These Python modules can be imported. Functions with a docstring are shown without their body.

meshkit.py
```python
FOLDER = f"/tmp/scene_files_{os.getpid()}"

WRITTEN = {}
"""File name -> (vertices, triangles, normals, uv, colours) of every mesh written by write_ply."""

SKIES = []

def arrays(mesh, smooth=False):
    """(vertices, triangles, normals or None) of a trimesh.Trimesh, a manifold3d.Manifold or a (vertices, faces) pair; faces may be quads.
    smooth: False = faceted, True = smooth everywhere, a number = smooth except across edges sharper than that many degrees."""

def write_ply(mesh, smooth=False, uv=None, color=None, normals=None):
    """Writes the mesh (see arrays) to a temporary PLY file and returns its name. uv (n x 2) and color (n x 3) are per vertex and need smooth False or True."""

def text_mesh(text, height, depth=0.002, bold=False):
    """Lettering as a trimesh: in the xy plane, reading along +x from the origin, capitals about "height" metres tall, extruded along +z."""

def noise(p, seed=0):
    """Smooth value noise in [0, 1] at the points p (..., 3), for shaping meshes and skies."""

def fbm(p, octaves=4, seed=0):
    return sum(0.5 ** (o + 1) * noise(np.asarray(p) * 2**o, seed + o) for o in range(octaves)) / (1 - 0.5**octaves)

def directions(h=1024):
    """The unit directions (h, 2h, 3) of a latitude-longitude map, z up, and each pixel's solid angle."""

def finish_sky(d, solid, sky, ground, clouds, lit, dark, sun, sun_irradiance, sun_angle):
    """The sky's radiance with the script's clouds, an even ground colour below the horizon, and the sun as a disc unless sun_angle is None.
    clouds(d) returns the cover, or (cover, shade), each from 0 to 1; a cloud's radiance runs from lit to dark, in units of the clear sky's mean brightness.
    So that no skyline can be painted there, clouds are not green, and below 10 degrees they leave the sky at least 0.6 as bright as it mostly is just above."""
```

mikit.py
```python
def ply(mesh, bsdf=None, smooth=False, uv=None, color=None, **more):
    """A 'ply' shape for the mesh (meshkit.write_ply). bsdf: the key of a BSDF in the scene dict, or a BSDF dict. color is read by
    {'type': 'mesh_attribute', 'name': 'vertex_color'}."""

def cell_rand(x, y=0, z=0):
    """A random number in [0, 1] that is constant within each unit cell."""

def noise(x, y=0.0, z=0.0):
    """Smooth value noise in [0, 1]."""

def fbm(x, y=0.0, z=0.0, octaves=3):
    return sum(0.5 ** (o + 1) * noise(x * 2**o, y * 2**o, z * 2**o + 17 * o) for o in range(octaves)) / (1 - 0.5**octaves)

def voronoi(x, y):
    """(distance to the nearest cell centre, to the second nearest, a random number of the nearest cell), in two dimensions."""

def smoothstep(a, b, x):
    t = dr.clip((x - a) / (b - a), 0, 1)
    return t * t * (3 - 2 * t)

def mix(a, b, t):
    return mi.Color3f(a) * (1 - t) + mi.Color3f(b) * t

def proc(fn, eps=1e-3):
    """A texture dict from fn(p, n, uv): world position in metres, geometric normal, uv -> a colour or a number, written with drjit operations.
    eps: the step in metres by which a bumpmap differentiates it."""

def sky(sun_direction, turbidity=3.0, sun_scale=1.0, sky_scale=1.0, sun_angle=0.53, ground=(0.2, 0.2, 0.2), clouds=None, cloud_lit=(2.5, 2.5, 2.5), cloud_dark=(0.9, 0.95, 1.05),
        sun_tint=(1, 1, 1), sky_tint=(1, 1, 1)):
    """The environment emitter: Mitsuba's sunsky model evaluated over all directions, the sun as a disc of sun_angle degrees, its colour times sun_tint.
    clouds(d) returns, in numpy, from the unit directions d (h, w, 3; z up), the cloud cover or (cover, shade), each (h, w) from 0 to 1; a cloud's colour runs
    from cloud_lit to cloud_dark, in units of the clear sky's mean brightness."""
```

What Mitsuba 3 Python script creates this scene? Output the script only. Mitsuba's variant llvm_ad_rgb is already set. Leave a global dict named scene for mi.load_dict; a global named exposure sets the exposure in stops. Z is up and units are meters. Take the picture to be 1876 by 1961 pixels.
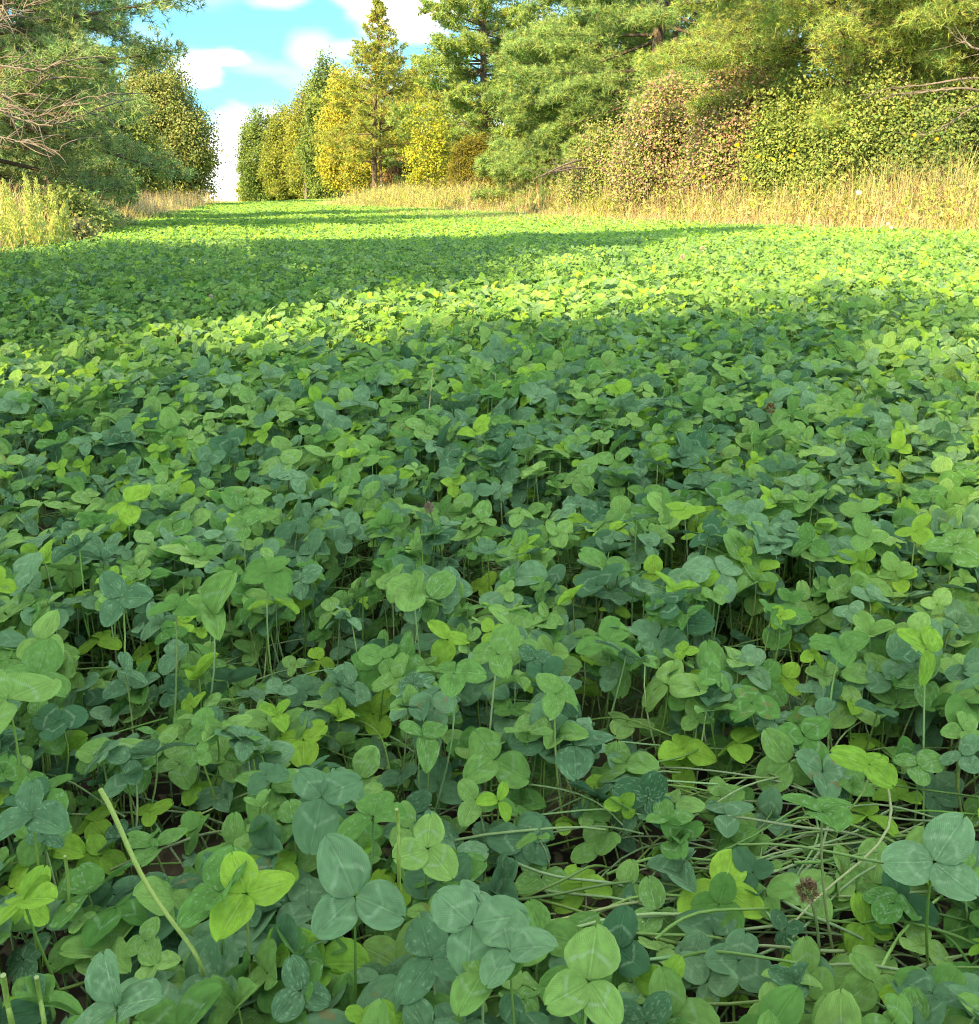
import math, numpy as np, mitsuba as mi, mikit, meshkit
from scipy.spatial import cKDTree

T = mi.ScalarTransform4f
scene, labels = {}, {}

# ------------------------------------------------------------------ camera, sky, exposure
W0, H0, FPX = 1876.0, 1961.0, 1881.0            # photograph measured at this size; focal length in its pixels
PITCH, EYE = math.radians(17.58), np.array([0.0, 0.0, 0.50])
exposure = 3.85
FWD = np.array([0, math.cos(PITCH), -math.sin(PITCH)])
UP = np.array([0, math.sin(PITCH), math.cos(PITCH)])
scene['camera'] = {'type': 'perspective', 'fov': math.degrees(2 * math.atan(W0 / 2 / FPX)), 'fov_axis': 'x', 'near_clip': 0.02, 'far_clip': 3000.0,
                   'to_world': T().look_at(origin=EYE.tolist(), target=(EYE + FWD).tolist(), up=[0, 0, 1])}
SUN_AZ, SUN_EL = math.radians(213), math.radians(31)
SUN = np.array([math.cos(SUN_EL) * math.sin(SUN_AZ), math.cos(SUN_EL) * math.cos(SUN_AZ), math.sin(SUN_EL)])


def clouds(d):
    el = np.degrees(np.arcsin(np.clip(d[..., 2], -1, 1)))
    az = np.degrees(np.arctan2(d[..., 0], d[..., 1]))
    q = d / (0.25 + np.abs(d[..., 2:3]))
    n = meshkit.fbm(q * np.array([2.2, 2.2, 3.0]) + 3.7, 5, seed=4)
    cover = np.clip((n - 0.47) / 0.12, 0, 1) * np.clip((el - 9) / 5, 0, 1)
    f = (meshkit.fbm(d * np.array([15, 15, 26]) + 2, 7, seed=9) - 0.5) * 6
    low = np.clip((4.9 - el + f) / 1.9, 0, 1)                      # the bank of white cloud along the horizon
    for a0, e0, wa, we, most in ((-15.4, 6.5, 1.3, 0.75, 0.95), (-14.0, 7.0, 1.2, 0.35, 0.9), (-4.2, 9.8, 2.6, 1.4, 0.95), (-9.4, 7.4, 1.1, 0.9, 0.3), (-11.3, 9.9, 1.3, 0.45, 0.5), (-7.0, 7.6, 1.8, 0.4, 0.3)):
        low = np.maximum(low, most * np.clip(1.45 - np.sqrt(((az - a0) / wa) ** 2 + ((el - e0) / we) ** 2) + f * 0.40, 0, 1))
    wisp = np.clip(meshkit.fbm(np.stack([az * 0.16, el * 0.55 + az * 0.05, az * 0], -1), 5, seed=15) * 2.6 - 1.2, 0, 1) * 0.35
    low = np.maximum(low, wisp * (el > 0))
    return np.clip(np.maximum(cover, low), 0, 1) * 0.94, np.clip((n - 0.62) * 2.2, 0, 0.6)


scene['sky'] = mikit.sky(SUN.tolist(), turbidity=3, sun_scale=0.66, sky_scale=0.60, sun_tint=(1.06, 0.94, 0.66), sky_tint=(0.56, 0.95, 1.0), clouds=clouds, cloud_lit=(4.7, 4.55, 4.5), cloud_dark=(2.4, 2.35, 2.35), sun_angle=0.6)


# ------------------------------------------------------------------ helpers
def ray(px, py):
    d = np.stack(np.broadcast_arrays((np.asarray(px, float) - W0 / 2) / FPX, 1.0, -(np.asarray(py, float) - H0 / 2) / FPX), -1)
    v = d[..., :1] * np.array([1, 0, 0]) + d[..., 1:2] * FWD + d[..., 2:3] * UP
    return v / np.linalg.norm(v, axis=-1, keepdims=True)


def project(p):
    q = np.asarray(p, float) - EYE
    z = q @ FWD
    return W0 / 2 + FPX * q[..., 0] / z, H0 / 2 - FPX * (q @ UP) / z, z


def height(x, y):
    x, y = np.asarray(x, float), np.asarray(y, float)
    r = np.clip((y - 15) / 60, 0, 1)                               # the ground climbs gently to a crest about as high as the eye
    z = 0.47 * r * r * (3 - 2 * r) * np.where(r < 1, 1, 1)
    a = np.clip(y - 78, 0, 40)
    z = z - 0.0022 * a ** 2 - 0.176 * np.clip(y - 118, 0, 60)
    p = np.stack([x * 0.35, y * 0.35, x * 0], -1)
    z = z + 0.05 * (meshkit.fbm(p, 3, seed=2) - 0.5) * np.clip((y - 1) / 5, 0, 1)
    side = np.clip(x - np.maximum(6.5 - 0.4 * (y - 13), 3.8 - 0.31 * (y - 19.8)), 0, 8) * (y > 0)
    return z + 0.05 * side


def at_depth(px, py, Y):
    r = ray(px, py)
    return EYE + r * (Y / r[1])


def on_ground(px, py, lift=0.0):
    r = ray(px, py)
    lo, hi = 0.1, 200.0
    ts = np.geomspace(lo, hi, 4000)
    p = EYE + ts[:, None] * r
    below = p[:, 2] < height(p[:, 0], p[:, 1]) + lift
    return p[np.argmax(below)] if below.any() else p[-1]


def spot(px, Y):
    p = at_depth(px, 400, Y)
    return np.array([p[0], Y, float(height(p[0], Y))])


EDGE_L = np.array([on_ground(a, b, 0.1)[:2] for a, b in ((-250, 560), (0, 492), (100, 463), (160, 452), (240, 431), (370, 399), (415, 392))])
EDGE_R = np.array([on_ground(a, b, 0.1)[:2] for a, b in ((2300, 470), (1876, 447), (1500, 433), (1300, 426), (1000, 410), (800, 400), (610, 393.5))])


def edge_x(edge, y):
    e = edge[np.argsort(edge[:, 1])]
    return np.interp(y, e[:, 1], e[:, 0])


counters = {}


def name(key):
    n = counters.get(key, 0)
    counters[key] = n + 1
    return key if n == 0 else f'{key}_{n:03d}'


def tag(key, label=None, category=None, group=None, kind=None):
    d = labels.setdefault(key, {})
    for k, v in (('label', label), ('category', category), ('group', group), ('kind', kind)):
        if v:
            d[k] = v


def put(key, mesh, bsdf, smooth=False, **kw):
    scene[key] = mikit.ply(mesh, bsdf, smooth=smooth, **kw)


class Acc:
    def __init__(self):
        self.v, self.f, self.c, self.n = [], [], [], 0

    def add(self, v, f, c):
        v = np.asarray(v, float).reshape(-1, 3)
        self.v.append(v); self.f.append(np.asarray(f).reshape(-1, 3) + self.n)
        self.c.append(np.broadcast_to(np.asarray(c, float), (len(v), 3))); self.n += len(v)

    def put(self, key, bsdf, smooth=False):
        if self.n:
            put(key, (np.vstack(self.v), np.vstack(self.f)), bsdf, smooth, color=np.clip(np.vstack(self.c), 0, 1))


def unit(v):
    return v / np.maximum(np.linalg.norm(v, axis=-1, keepdims=True), 1e-12)


def tubes(paths, radii, sides=5, cap=False):
    """paths (M, K, 3), radii (M, K) -> vertices, faces of M tubes."""
    paths = np.asarray(paths, float)
    M, K = paths.shape[:2]
    radii = np.broadcast_to(radii, (M, K))
    tan = unit(np.gradient(paths, axis=1))
    ref = np.where(np.abs(tan[..., 2:3]) < 0.9, np.array([0, 0, 1.0]), np.array([1.0, 0, 0]))
    a = unit(np.cross(tan, ref)); b = np.cross(tan, a)
    ang = np.arange(sides) * 2 * math.pi / sides
    v = paths[:, :, None] + radii[:, :, None, None] * (np.cos(ang)[:, None] * a[:, :, None] + np.sin(ang)[:, None] * b[:, :, None])
    i = np.arange(sides); j = (i + 1) % sides
    quad = np.concatenate([np.stack([i, j, j + sides], 1), np.stack([i, j + sides, i + sides], 1)])
    f = (quad[None] + (np.arange(K - 1) * sides)[:, None, None]).reshape(-1, 3)
    f = (f[None] + (np.arange(M) * K * sides)[:, None, None]).reshape(-1, 3)
    return v.reshape(-1, 3), f


def bezier(a, b, c, K):
    t = np.linspace(0, 1, K)[None, :, None]
    a, b, c = (np.asarray(q, float).reshape(-1, 1, 3) for q in (a, b, c))
    return (1 - t) ** 2 * a + 2 * t * (1 - t) * b + t ** 2 * c


def leaf_quads(p, axis, nrm, length, width, fold=0.25):
    """Folded four-cornered leaves: base, left, tip, right."""
    axis = unit(axis); side = unit(np.cross(nrm, axis)); nrm = np.cross(axis, side)
    L, w = np.asarray(length).reshape(-1, 1), np.asarray(width).reshape(-1, 1)
    mid = p + axis * L * 0.5
    v = np.stack([p, mid - side * w + nrm * w * fold, p + axis * L, mid + side * w + nrm * w * fold], 1)
    k = np.arange(len(p))[:, None, None] * 4
    return v.reshape(-1, 3), (np.array([[0, 1, 2], [0, 2, 3]])[None] + k).reshape(-1, 3)


def shade(colours, rng, n, jitter=0.18, dim=1.0):
    c = np.asarray(colours, float)
    c = c[rng.integers(0, len(c), n)]
    return np.clip(c * dim * (1 + jitter * rng.standard_normal((n, 1))) * (1 + 0.06 * rng.standard_normal((n, 3))), 0.004, 0.9)


# ------------------------------------------------------------------ materials
from mikit import noise, fbm, cell_rand, smoothstep, mix
import drjit as dr


def clover_colour(p, n, uv):
    i, k = dr.floor(uv.x), dr.floor(uv.y)
    s, t = (uv.x - i) * 2 - 1, uv.y - k
    a = dr.abs(s)
    r1, r2, r3, r4 = (cell_rand(i, k, q) for q in (1, 2, 3, 4))
    r5 = cell_rand(i, k, 5)
    blue, mid, lime = mix((0.072, 0.180, 0.078), (0.215, 0.395, 0.180), r1), mix((0.115, 0.285, 0.060), (0.330, 0.545, 0.135), r1 * (0.45 + 0.55 * r5)), mix((0.235, 0.455, 0.055), (0.310, 0.545, 0.060), r1)
    c = dr.select(k < 0.5, blue, dr.select(k < 1.5, mid, lime))
    sp = fbm(s * 5 + i * 7.3, t * 6 + k * 3.1, r2 * 40, 3)
    c = c * (0.70 + 0.60 * sp) * (0.92 + 0.16 * t)
    old = dr.select(k < 1.5, 1.0, 0.25)
    pale = mi.Color3f(0.40, 0.58, 0.34)
    vee = t - (0.56 - 0.34 * a)                                    # the pale chevron across each leaflet
    chev = smoothstep(0.075, 0.02, dr.abs(vee + 0.13 * (sp - 0.5))) * smoothstep(0.92, 0.6, a) * smoothstep(0.40, 0.62, r3)
    c = mix(c, pale, 0.46 * chev * (0.35 + 0.65 * noise(s * 7 + i, t * 9)) * old)
    speck = smoothstep(0.60, 0.72, fbm(s * 9 + i * 3.7, t * 10, r4 * 30, 2)) * smoothstep(0.45, 0.7, r4)
    c = mix(c, pale, 0.36 * speck * old)
    rib = smoothstep(0.055, 0.012, a)
    c = mix(c, c * 1.5 + mi.Color3f(0.02, 0.03, 0.01), 0.55 * rib)
    vein = dr.abs(dr.sin((t * 1.0 - a * 0.55) * 62)) * smoothstep(0.05, 0.2, a)
    c = mix(c, c * 1.25 + mi.Color3f(0.03, 0.03, 0.01), 0.6 * smoothstep(0.90, 0.99, a))        # paler margin
    spot = smoothstep(0.80, 0.86, noise(s * 3 + i * 1.7, t * 5 + k, r2 * 50)) * smoothstep(0.90, 0.93, r5)
    c = mix(c, mi.Color3f(0.30, 0.24, 0.09), 0.6 * spot)                                          # brown leaf spots on some
    return c * (0.84 + 0.22 * vein)


def soil_colour(p, n, uv):
    m = fbm(p.x * 9, p.y * 9, 0, 4)
    c = mix((0.022, 0.016, 0.010), (0.13, 0.10, 0.06), smoothstep(0.25, 0.75, m))
    c = mix(c, (0.18, 0.15, 0.08), 0.6 * smoothstep(0.55, 0.7, fbm(p.x * 110 + 6 * m, p.y * 95 + 5 * m, 0, 3)))
    g = smoothstep(0.4, 0.7, fbm(p.x * 3 + 5, p.y * 3, 1, 3))
    c = mix(c, (0.09, 0.14, 0.035), g * 0.6)
    far = smoothstep(5.0, 12.0, p.y)
    field = mix((0.10, 0.19, 0.022), (0.19, 0.29, 0.04), fbm(p.x * 1.3, p.y * 0.8, 3, 4))
    xl = -3.7 - 0.262 * (p.y - 7.5)
    xr = dr.maximum(6.5 - 0.4 * (p.y - 13.0), 3.8 - 0.31 * (p.y - 19.8))
    ins = smoothstep(-0.6, 0.4, p.x - xl) * smoothstep(-0.6, 0.4, xr - p.x)
    dry = mix((0.20, 0.145, 0.07), (0.33, 0.25, 0.12), m)
    return mix(c, mix(dry, field, ins), far)


scene['clover_leaf_skin'] = {'type': 'principledthin', 'base_color': mikit.proc(clover_colour), 'roughness': 0.33, 'diff_trans': 0.5, 'spec_tint': 0.0, 'eta': 1.55}
scene['foliage_skin'] = {'type': 'principledthin', 'base_color': {'type': 'mesh_attribute', 'name': 'vertex_color'}, 'roughness': 0.5, 'diff_trans': 0.6, 'eta': 1.4}
scene['stalk_skin'] = {'type': 'principled', 'base_color': {'type': 'mesh_attribute', 'name': 'vertex_color'}, 'roughness': 0.45, 'specular': 0.4}
scene['bark'] = {'type': 'twosided', 'bsdf': {'type': 'principled', 'base_color': mikit.proc(lambda p, n, uv: mix((0.045, 0.036, 0.03), (0.20, 0.165, 0.135), fbm(p.x * 14, p.y * 14, p.z * 4, 3))), 'roughness': 0.9}}
scene['grey_wood'] = {'type': 'twosided', 'bsdf': {'type': 'principled', 'base_color': mikit.proc(lambda p, n, uv: mix((0.09, 0.082, 0.072), (0.25, 0.225, 0.20), fbm(p.x * 18, p.y * 18, p.z * 18, 2))), 'roughness': 0.85}}
scene['soil'] = {'type': 'twosided', 'bsdf': {'type': 'principled', 'base_color': mikit.proc(soil_colour), 'roughness': 0.95, 'specular': 0.2}}

# ------------------------------------------------------------------ ground
gx = np.sinh(np.linspace(-6.4, 6.4, 261)) * 0.9
gy = np.concatenate([-np.sinh(np.linspace(5.5, 0.02, 90)) * 1.2, np.linspace(0, 8, 120), 8 + np.expm1(np.linspace(0.02, 5.1, 190)) * 2.0])
GX, GY = np.meshgrid(gx, gy)
GZ = height(GX, GY) + 0.012 * (meshkit.fbm(np.stack([GX * 9, GY * 9, GX * 0], -1), 3, seed=5) - 0.5)
ny, nx = GX.shape
q = (np.arange(ny - 1)[:, None] * nx + np.arange(nx - 1)[None]).ravel()
put('ground', (np.stack([GX, GY, GZ], -1).reshape(-1, 3), np.stack([q, q + 1, q + nx + 1, q + nx], 1)), 'soil', True)
tag('ground', 'dark soil under the clover running over a low crest between the trees', kind='structure')

# ------------------------------------------------------------------ clover
rng = np.random.default_rng(11)


def leaflet_template(nt, ns):
    t = 0.5 - 0.5 * np.cos(np.linspace(0, math.pi, nt))
    s = np.linspace(-1, 1, ns)
    S, Tt = np.meshgrid(s, t)
    w = np.sqrt(np.clip(1 - (2 * Tt ** 0.88 - 1) ** 2, 0, 1)) * (0.90 + 0.12 * Tt)
    w[0] = 0.02; w[-1] = 0.06
    i = (np.arange(nt - 1)[:, None] * ns + np.arange(ns - 1)[None]).ravel()
    f = np.concatenate([np.stack([i, i + 1, i + ns + 1], 1), np.stack([i, i + ns + 1, i + ns], 1)])
    return S.ravel(), Tt.ravel(), w.ravel(), f


LODS = {-1: leaflet_template(9, 7), 0: leaflet_template(7, 5), 1: leaflet_template(6, 5), 2: leaflet_template(4, 3), 3: (np.array([0, -1, 1, 0.0]), np.array([0, 0.58, 0.58, 1.0]), np.array([0, 1, 1, 0.0]), np.array([[0, 2, 1], [1, 2, 3]]))}


def leaflets(pop, lod):
    """pop: dict of arrays, one row per trifoliate leaf -> vertices (M, 3, nv, 3), uv (M, 3, nv, 2), faces of one leaflet."""
    S, Tt, w, f = LODS[lod]
    M = len(pop['c'])
    nrm = pop['n']
    ref = np.array([1.0, 0, 0]) - nrm * nrm[:, :1]
    e1 = unit(ref); e2 = np.cross(nrm, e1)
    ang = pop['phi'][:, None] + np.array([0, 2.094, -2.094])[None] + pop['dphi']                    # (M, 3)
    flat = np.cos(ang)[..., None] * e1[:, None] + np.sin(ang)[..., None] * e2[:, None]
    pit = pop['pitch']                                                                                # (M, 3)
    a = np.cos(pit)[..., None] * flat + np.sin(pit)[..., None] * nrm[:, None]
    nn = -np.sin(pit)[..., None] * flat + np.cos(pit)[..., None] * nrm[:, None]
    b = np.cross(nn, a)
    L = (pop['L'][:, None] * pop['dL'])[..., None]                                                   # (M, 3, 1)
    wid = pop['wid'][..., None]
    fold, curl, wave, ph = (pop[k][..., None] for k in ('fold', 'curl', 'wave', 'ph'))
    notch = 0.10 * np.clip((Tt - 0.75) / 0.25, 0, 1) * np.abs(S)
    half = wid * L * w
    al = L * (0.03 + Tt + notch)
    hh = fold * np.abs(S) * half + curl * L * Tt ** 2 + wave * L * np.sin(ph + Tt * 5 + S * 2.2) * np.abs(S) - 0.25 * fold * half * S ** 4
    across = half * S * np.sqrt(np.clip(1 - (fold * 0.7) ** 2, 0.2, 1))
    v = pop['c'][:, None, None] + al[..., None] * a[:, :, None] + across[..., None] * b[:, :, None] + hh[..., None] * nn[:, :, None]
    uu = (pop['id'][:, None] + np.arange(3) * 0)[..., None] + 0.5 + 0.47 * S
    vv = pop['type'][:, None, None] + 0.02 + 0.95 * Tt
    uv = np.stack(np.broadcast_arrays(uu, np.broadcast_to(vv, uu.shape)), -1)
    return v, uv, f


def make_pop(c, rng, L, kind, tilt=0.32, lean=None):
    M = len(c)
    n = rng.normal(0, tilt, (M, 3)); n[:, 2] = 1
    n[:, 1] -= 0.34; n[:, 0] -= 0.16                               # leaves turn a little to the light
    if lean is not None:
        n = n + lean
    folded = rng.random((M, 1)) < 0.16
    fold = np.where(folded, rng.uniform(0.6, 1.0, (M, 1)), rng.uniform(0.05, 0.42, (M, 1))) + rng.normal(0, 0.09, (M, 3))
    return dict(c=c, n=unit(n), phi=rng.uniform(0, 6.283, M), dphi=rng.normal(0, 0.16, (M, 3)), pitch=rng.normal(0.04, 0.30, (M, 3)) + np.where(folded, 0.25, 0), L=L, dL=rng.normal(1, 0.09, (M, 3)).clip(0.7, 1.3),
                wid=rng.normal(0.505, 0.04, (M, 3)), fold=fold, curl=rng.normal(-0.10, 0.14, (M, 3)), wave=rng.uniform(0.01, 0.10, (M, 3)), ph=rng.uniform(0, 6.28, (M, 3)),
                id=rng.integers(0, 900, M).astype(float), type=kind.astype(float))


def sub(pop, m):
    return {k: v[m] for k, v in pop.items()}


# the leaves one can pick out of the photograph: x, y, leaflet length in its pixels, colour (0 blue green, 1 mid green, 2 lime)
SEEN = [(294, 1623, 60, 1), (420, 1710, 80, 1), (472, 1712, 78, 2), (45, 1725, 78, 2), (61, 1560, 66, 0), (591, 1738, 66, 0), (205, 1830, 66, 1), (224, 1930, 90, 0), (455, 1930, 74, 1), (45, 1840, 50, 0), (80, 1665, 42, 1),
        (287, 1556, 32, 2), (378, 1504, 40, 2), (175, 1574, 52, 2), (616, 1528, 76, 0), (434, 1525, 52, 0), (130, 1476, 38, 0), (10, 1575, 48, 2), (820, 1626, 70, 1), (904, 1770, 86, 0), (925, 1865, 80, 1), (827, 1837, 76, 0),
        (1114, 1693, 58, 2), (977, 1822, 88, 0), (715, 1563, 80, 1), (680, 1717, 86, 0), (739, 1700, 62, 2), (939, 1595, 34, 0), (1054, 1490, 40, 1), (767, 1483, 50, 0), (840, 1500, 52, 0), (1079, 1574, 36, 2), (1145, 1617, 52, 1),
        (1128, 1880, 86, 1), (1037, 1680, 54, 1), (1202, 1697, 38, 1), (750, 1880, 66, 0), (1576, 1556, 66, 1), (1790, 1651, 84, 0), (1790, 1528, 50, 0), (1306, 1465, 50, 2), (1667, 1466, 56, 2), (1723, 1525, 42, 2), (1639, 1707, 46, 1),
        (1656, 1770, 46, 2), (1768, 1812, 54, 1), (1580, 1927, 56, 1), (1355, 1882, 56, 0), (1474, 1567, 50, 0), (1257, 1745, 56, 1), (1849, 1672, 62, 1), (1415, 1840, 66, 0), (1425, 1868, 44, 2), (152, 1053, 46, 0), (245, 965, 46, 2),
        (233, 1145, 54, 0), (154, 1148, 42, 0), (190, 1225, 42, 2), (222, 1192, 38, 1), (275, 1253, 34, 2), (338, 1162, 50, 1), (409, 1176, 72, 1), (469, 1008, 46, 1), (515, 1096, 52, 1), (14, 1340, 84, 1), (112, 1382, 52, 0),
        (150, 1320, 46, 0), (266, 1368, 32, 1), (213, 1372, 36, 0), (485, 1250, 38, 1), (588, 1323, 42, 0), (574, 1214, 38, 0), (483, 1333, 30, 0), (581, 1418, 52, 2), (792, 1130, 60, 1), (925, 1123, 38, 2), (736, 1190, 42, 1),
        (858, 1225, 50, 2), (953, 1253, 62, 1), (715, 1368, 50, 2), (870, 1290, 62, 1), (662, 1239, 38, 0), (697, 1071, 34, 1), (655, 1088, 38, 1), (1065, 1330, 60, 1), (1201, 1382, 50, 1), (1222, 1337, 38, 0), (1219, 994, 46, 0),
        (995, 983, 38, 1), (921, 997, 38, 1), (1089, 1085, 36, 1), (1128, 1176, 32, 1), (914, 1372, 46, 0), (1134, 1333, 40, 2), (1310, 976, 40, 2), (1306, 1067, 30, 2), (1359, 1022, 42, 0), (1663, 1029, 42, 1), (1754, 1018, 40, 2),
        (1828, 1043, 52, 1), (1646, 1074, 40, 2), (1513, 1088, 32, 2), (1448, 1116, 42, 1), (1569, 1180, 42, 1), (1415, 1183, 38, 1), (1775, 1243, 56, 2), (1667, 1218, 46, 1), (1611, 1243, 52, 1), (1506, 1246, 38, 2), (1348, 1228, 36, 0),
        (1411, 1424, 52, 2), (1310, 1435, 52, 2), (1660, 1418, 42, 2), (1772, 1393, 46, 0), (1440, 1347, 52, 1), (1464, 1309, 48, 1)]
hp = np.array(SEEN, float)
hr = ray(hp[:, 0], hp[:, 1])
dist = FPX * 0.0245 / hp[:, 2]
hz = EYE[2] + hr[:, 2] * dist
zlo = np.where(hp[:, 0] > 1000, 0.035, 0.05)
hz = np.clip(hz, zlo, np.where(hp[:, 1] > 1450, 0.125, 0.155))
dist = (hz - EYE[2]) / hr[:, 2]
hc = EYE + hr * dist[:, None]
hero = make_pop(hc, rng, 0.93 * dist * hp[:, 2] / FPX, hp[:, 3], tilt=0.26)

# everything between: the canopy, denser and taller away from the trodden place in front
def trodden(x, y):
    a = np.exp(-(((x - 0.25) / 0.17) ** 2 + ((y - 0.61) / 0.12) ** 2))
    b = 0.75 * np.exp(-(((x + 0.22) / 0.10) ** 2 + ((y - 0.80) / 0.09) ** 2))
    c = 0.55 * np.exp(-(((x - 0.02) / 0.16) ** 2 + ((y - 1.25) / 0.13) ** 2))
    d = 0.7 * np.exp(-(((x + 0.62) / 0.14) ** 2 + ((y - 1.25) / 0.16) ** 2))
    return np.clip(a + b + c + d, 0, 1)


def scatter(y0, y1, density, wide=0.68):
    n = int(density * wide * (y1 ** 2 - y0 ** 2))
    y = np.sqrt(rng.uniform(y0 ** 2, y1 ** 2, n)); x = rng.uniform(-wide, wide, n) * y
    return x, y


def canopy(x, y, layer):
    """height of a leaf above the soil"""
    p = np.stack([x * 2.2, y * 2.2, x * 0], -1)
    top = 0.085 + 0.06 * np.clip((y - 0.6) / 1.2, 0, 1) + 0.05 * (meshkit.fbm(p, 3, seed=7) - 0.5)
    top = top * (1 - 0.55 * trodden(x, y))
    return top * layer


fill = []
for y0, y1, dens in ((0.18, 1.3, 4900), (1.3, 2.4, 3200), (2.4, 4.6, 1850), (4.6, 9.5, 1100)):
    x, y = scatter(y0, y1, dens, 0.70 if y0 < 1 else 0.62)
    p = np.stack([x * 3, y * 3, x * 0], -1)
    keep = rng.random(len(x)) > 0.66 * trodden(x, y) + 0.30 * np.clip((meshkit.fbm(p, 3, seed=21) - 0.50) * 3, 0, 1)
    keep &= (x > edge_x(EDGE_L, y) - 0.2) & (x < edge_x(EDGE_R, y) + 0.2)
    x, y = x[keep], y[keep]
    layer = np.where(rng.random(len(x)) < 0.60, rng.uniform(0.70, 1.15, len(x)), rng.uniform(0.15, 0.75, len(x)))
    z = height(x, y) + canopy(x, y, layer)
    u = rng.random(len(x))
    kind = np.where(u < 0.40 - 0.18 * (y > 2.5), 0, np.where(u < 0.92, 1, 2))
    L = (0.0200 * np.exp(rng.normal(0, 0.26, len(x)))).clip(0.009, 0.031) * np.where(layer < 0.6, 0.85, 1) * np.where(kind == 2, 0.92, 1) * np.interp(y, [0.5, 2, 5], [0.98, 1.12, 1.15])
    fill.append(make_pop(np.stack([x, y, z], -1), rng, L, kind, tilt=0.44))
fill = {k: np.concatenate([p[k] for p in fill]) for k in fill[0]}
# a leaf in front of one that the photograph shows makes way
hx, hy, hd = project(hero['c'])
fx, fy, fd = project(fill['c'])
near = np.where(fd < 2.0)[0]
gone = np.zeros(len(fd), bool)
tree = cKDTree(np.stack([hx, hy], 1))
for k, hits in zip(near, tree.query_ball_point(np.stack([fx[near], fy[near]], 1), 110)):
    for h in hits:
        r = 0.8 * hp[h, 2] + 0.55 * fill['L'][k] * FPX / fd[k]
        if fd[k] < hd[h] + 0.004 and (fx[k] - hx[h]) ** 2 + (fy[k] - hy[h]) ** 2 < r * r:
            gone[k] = True
gone |= np.linalg.norm(fill['c'] - EYE, axis=1) < 0.36
fill = sub(fill, ~gone)
every = {k: np.concatenate([hero[k], fill[k]]) for k in hero}
n_hero = len(hp)

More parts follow.
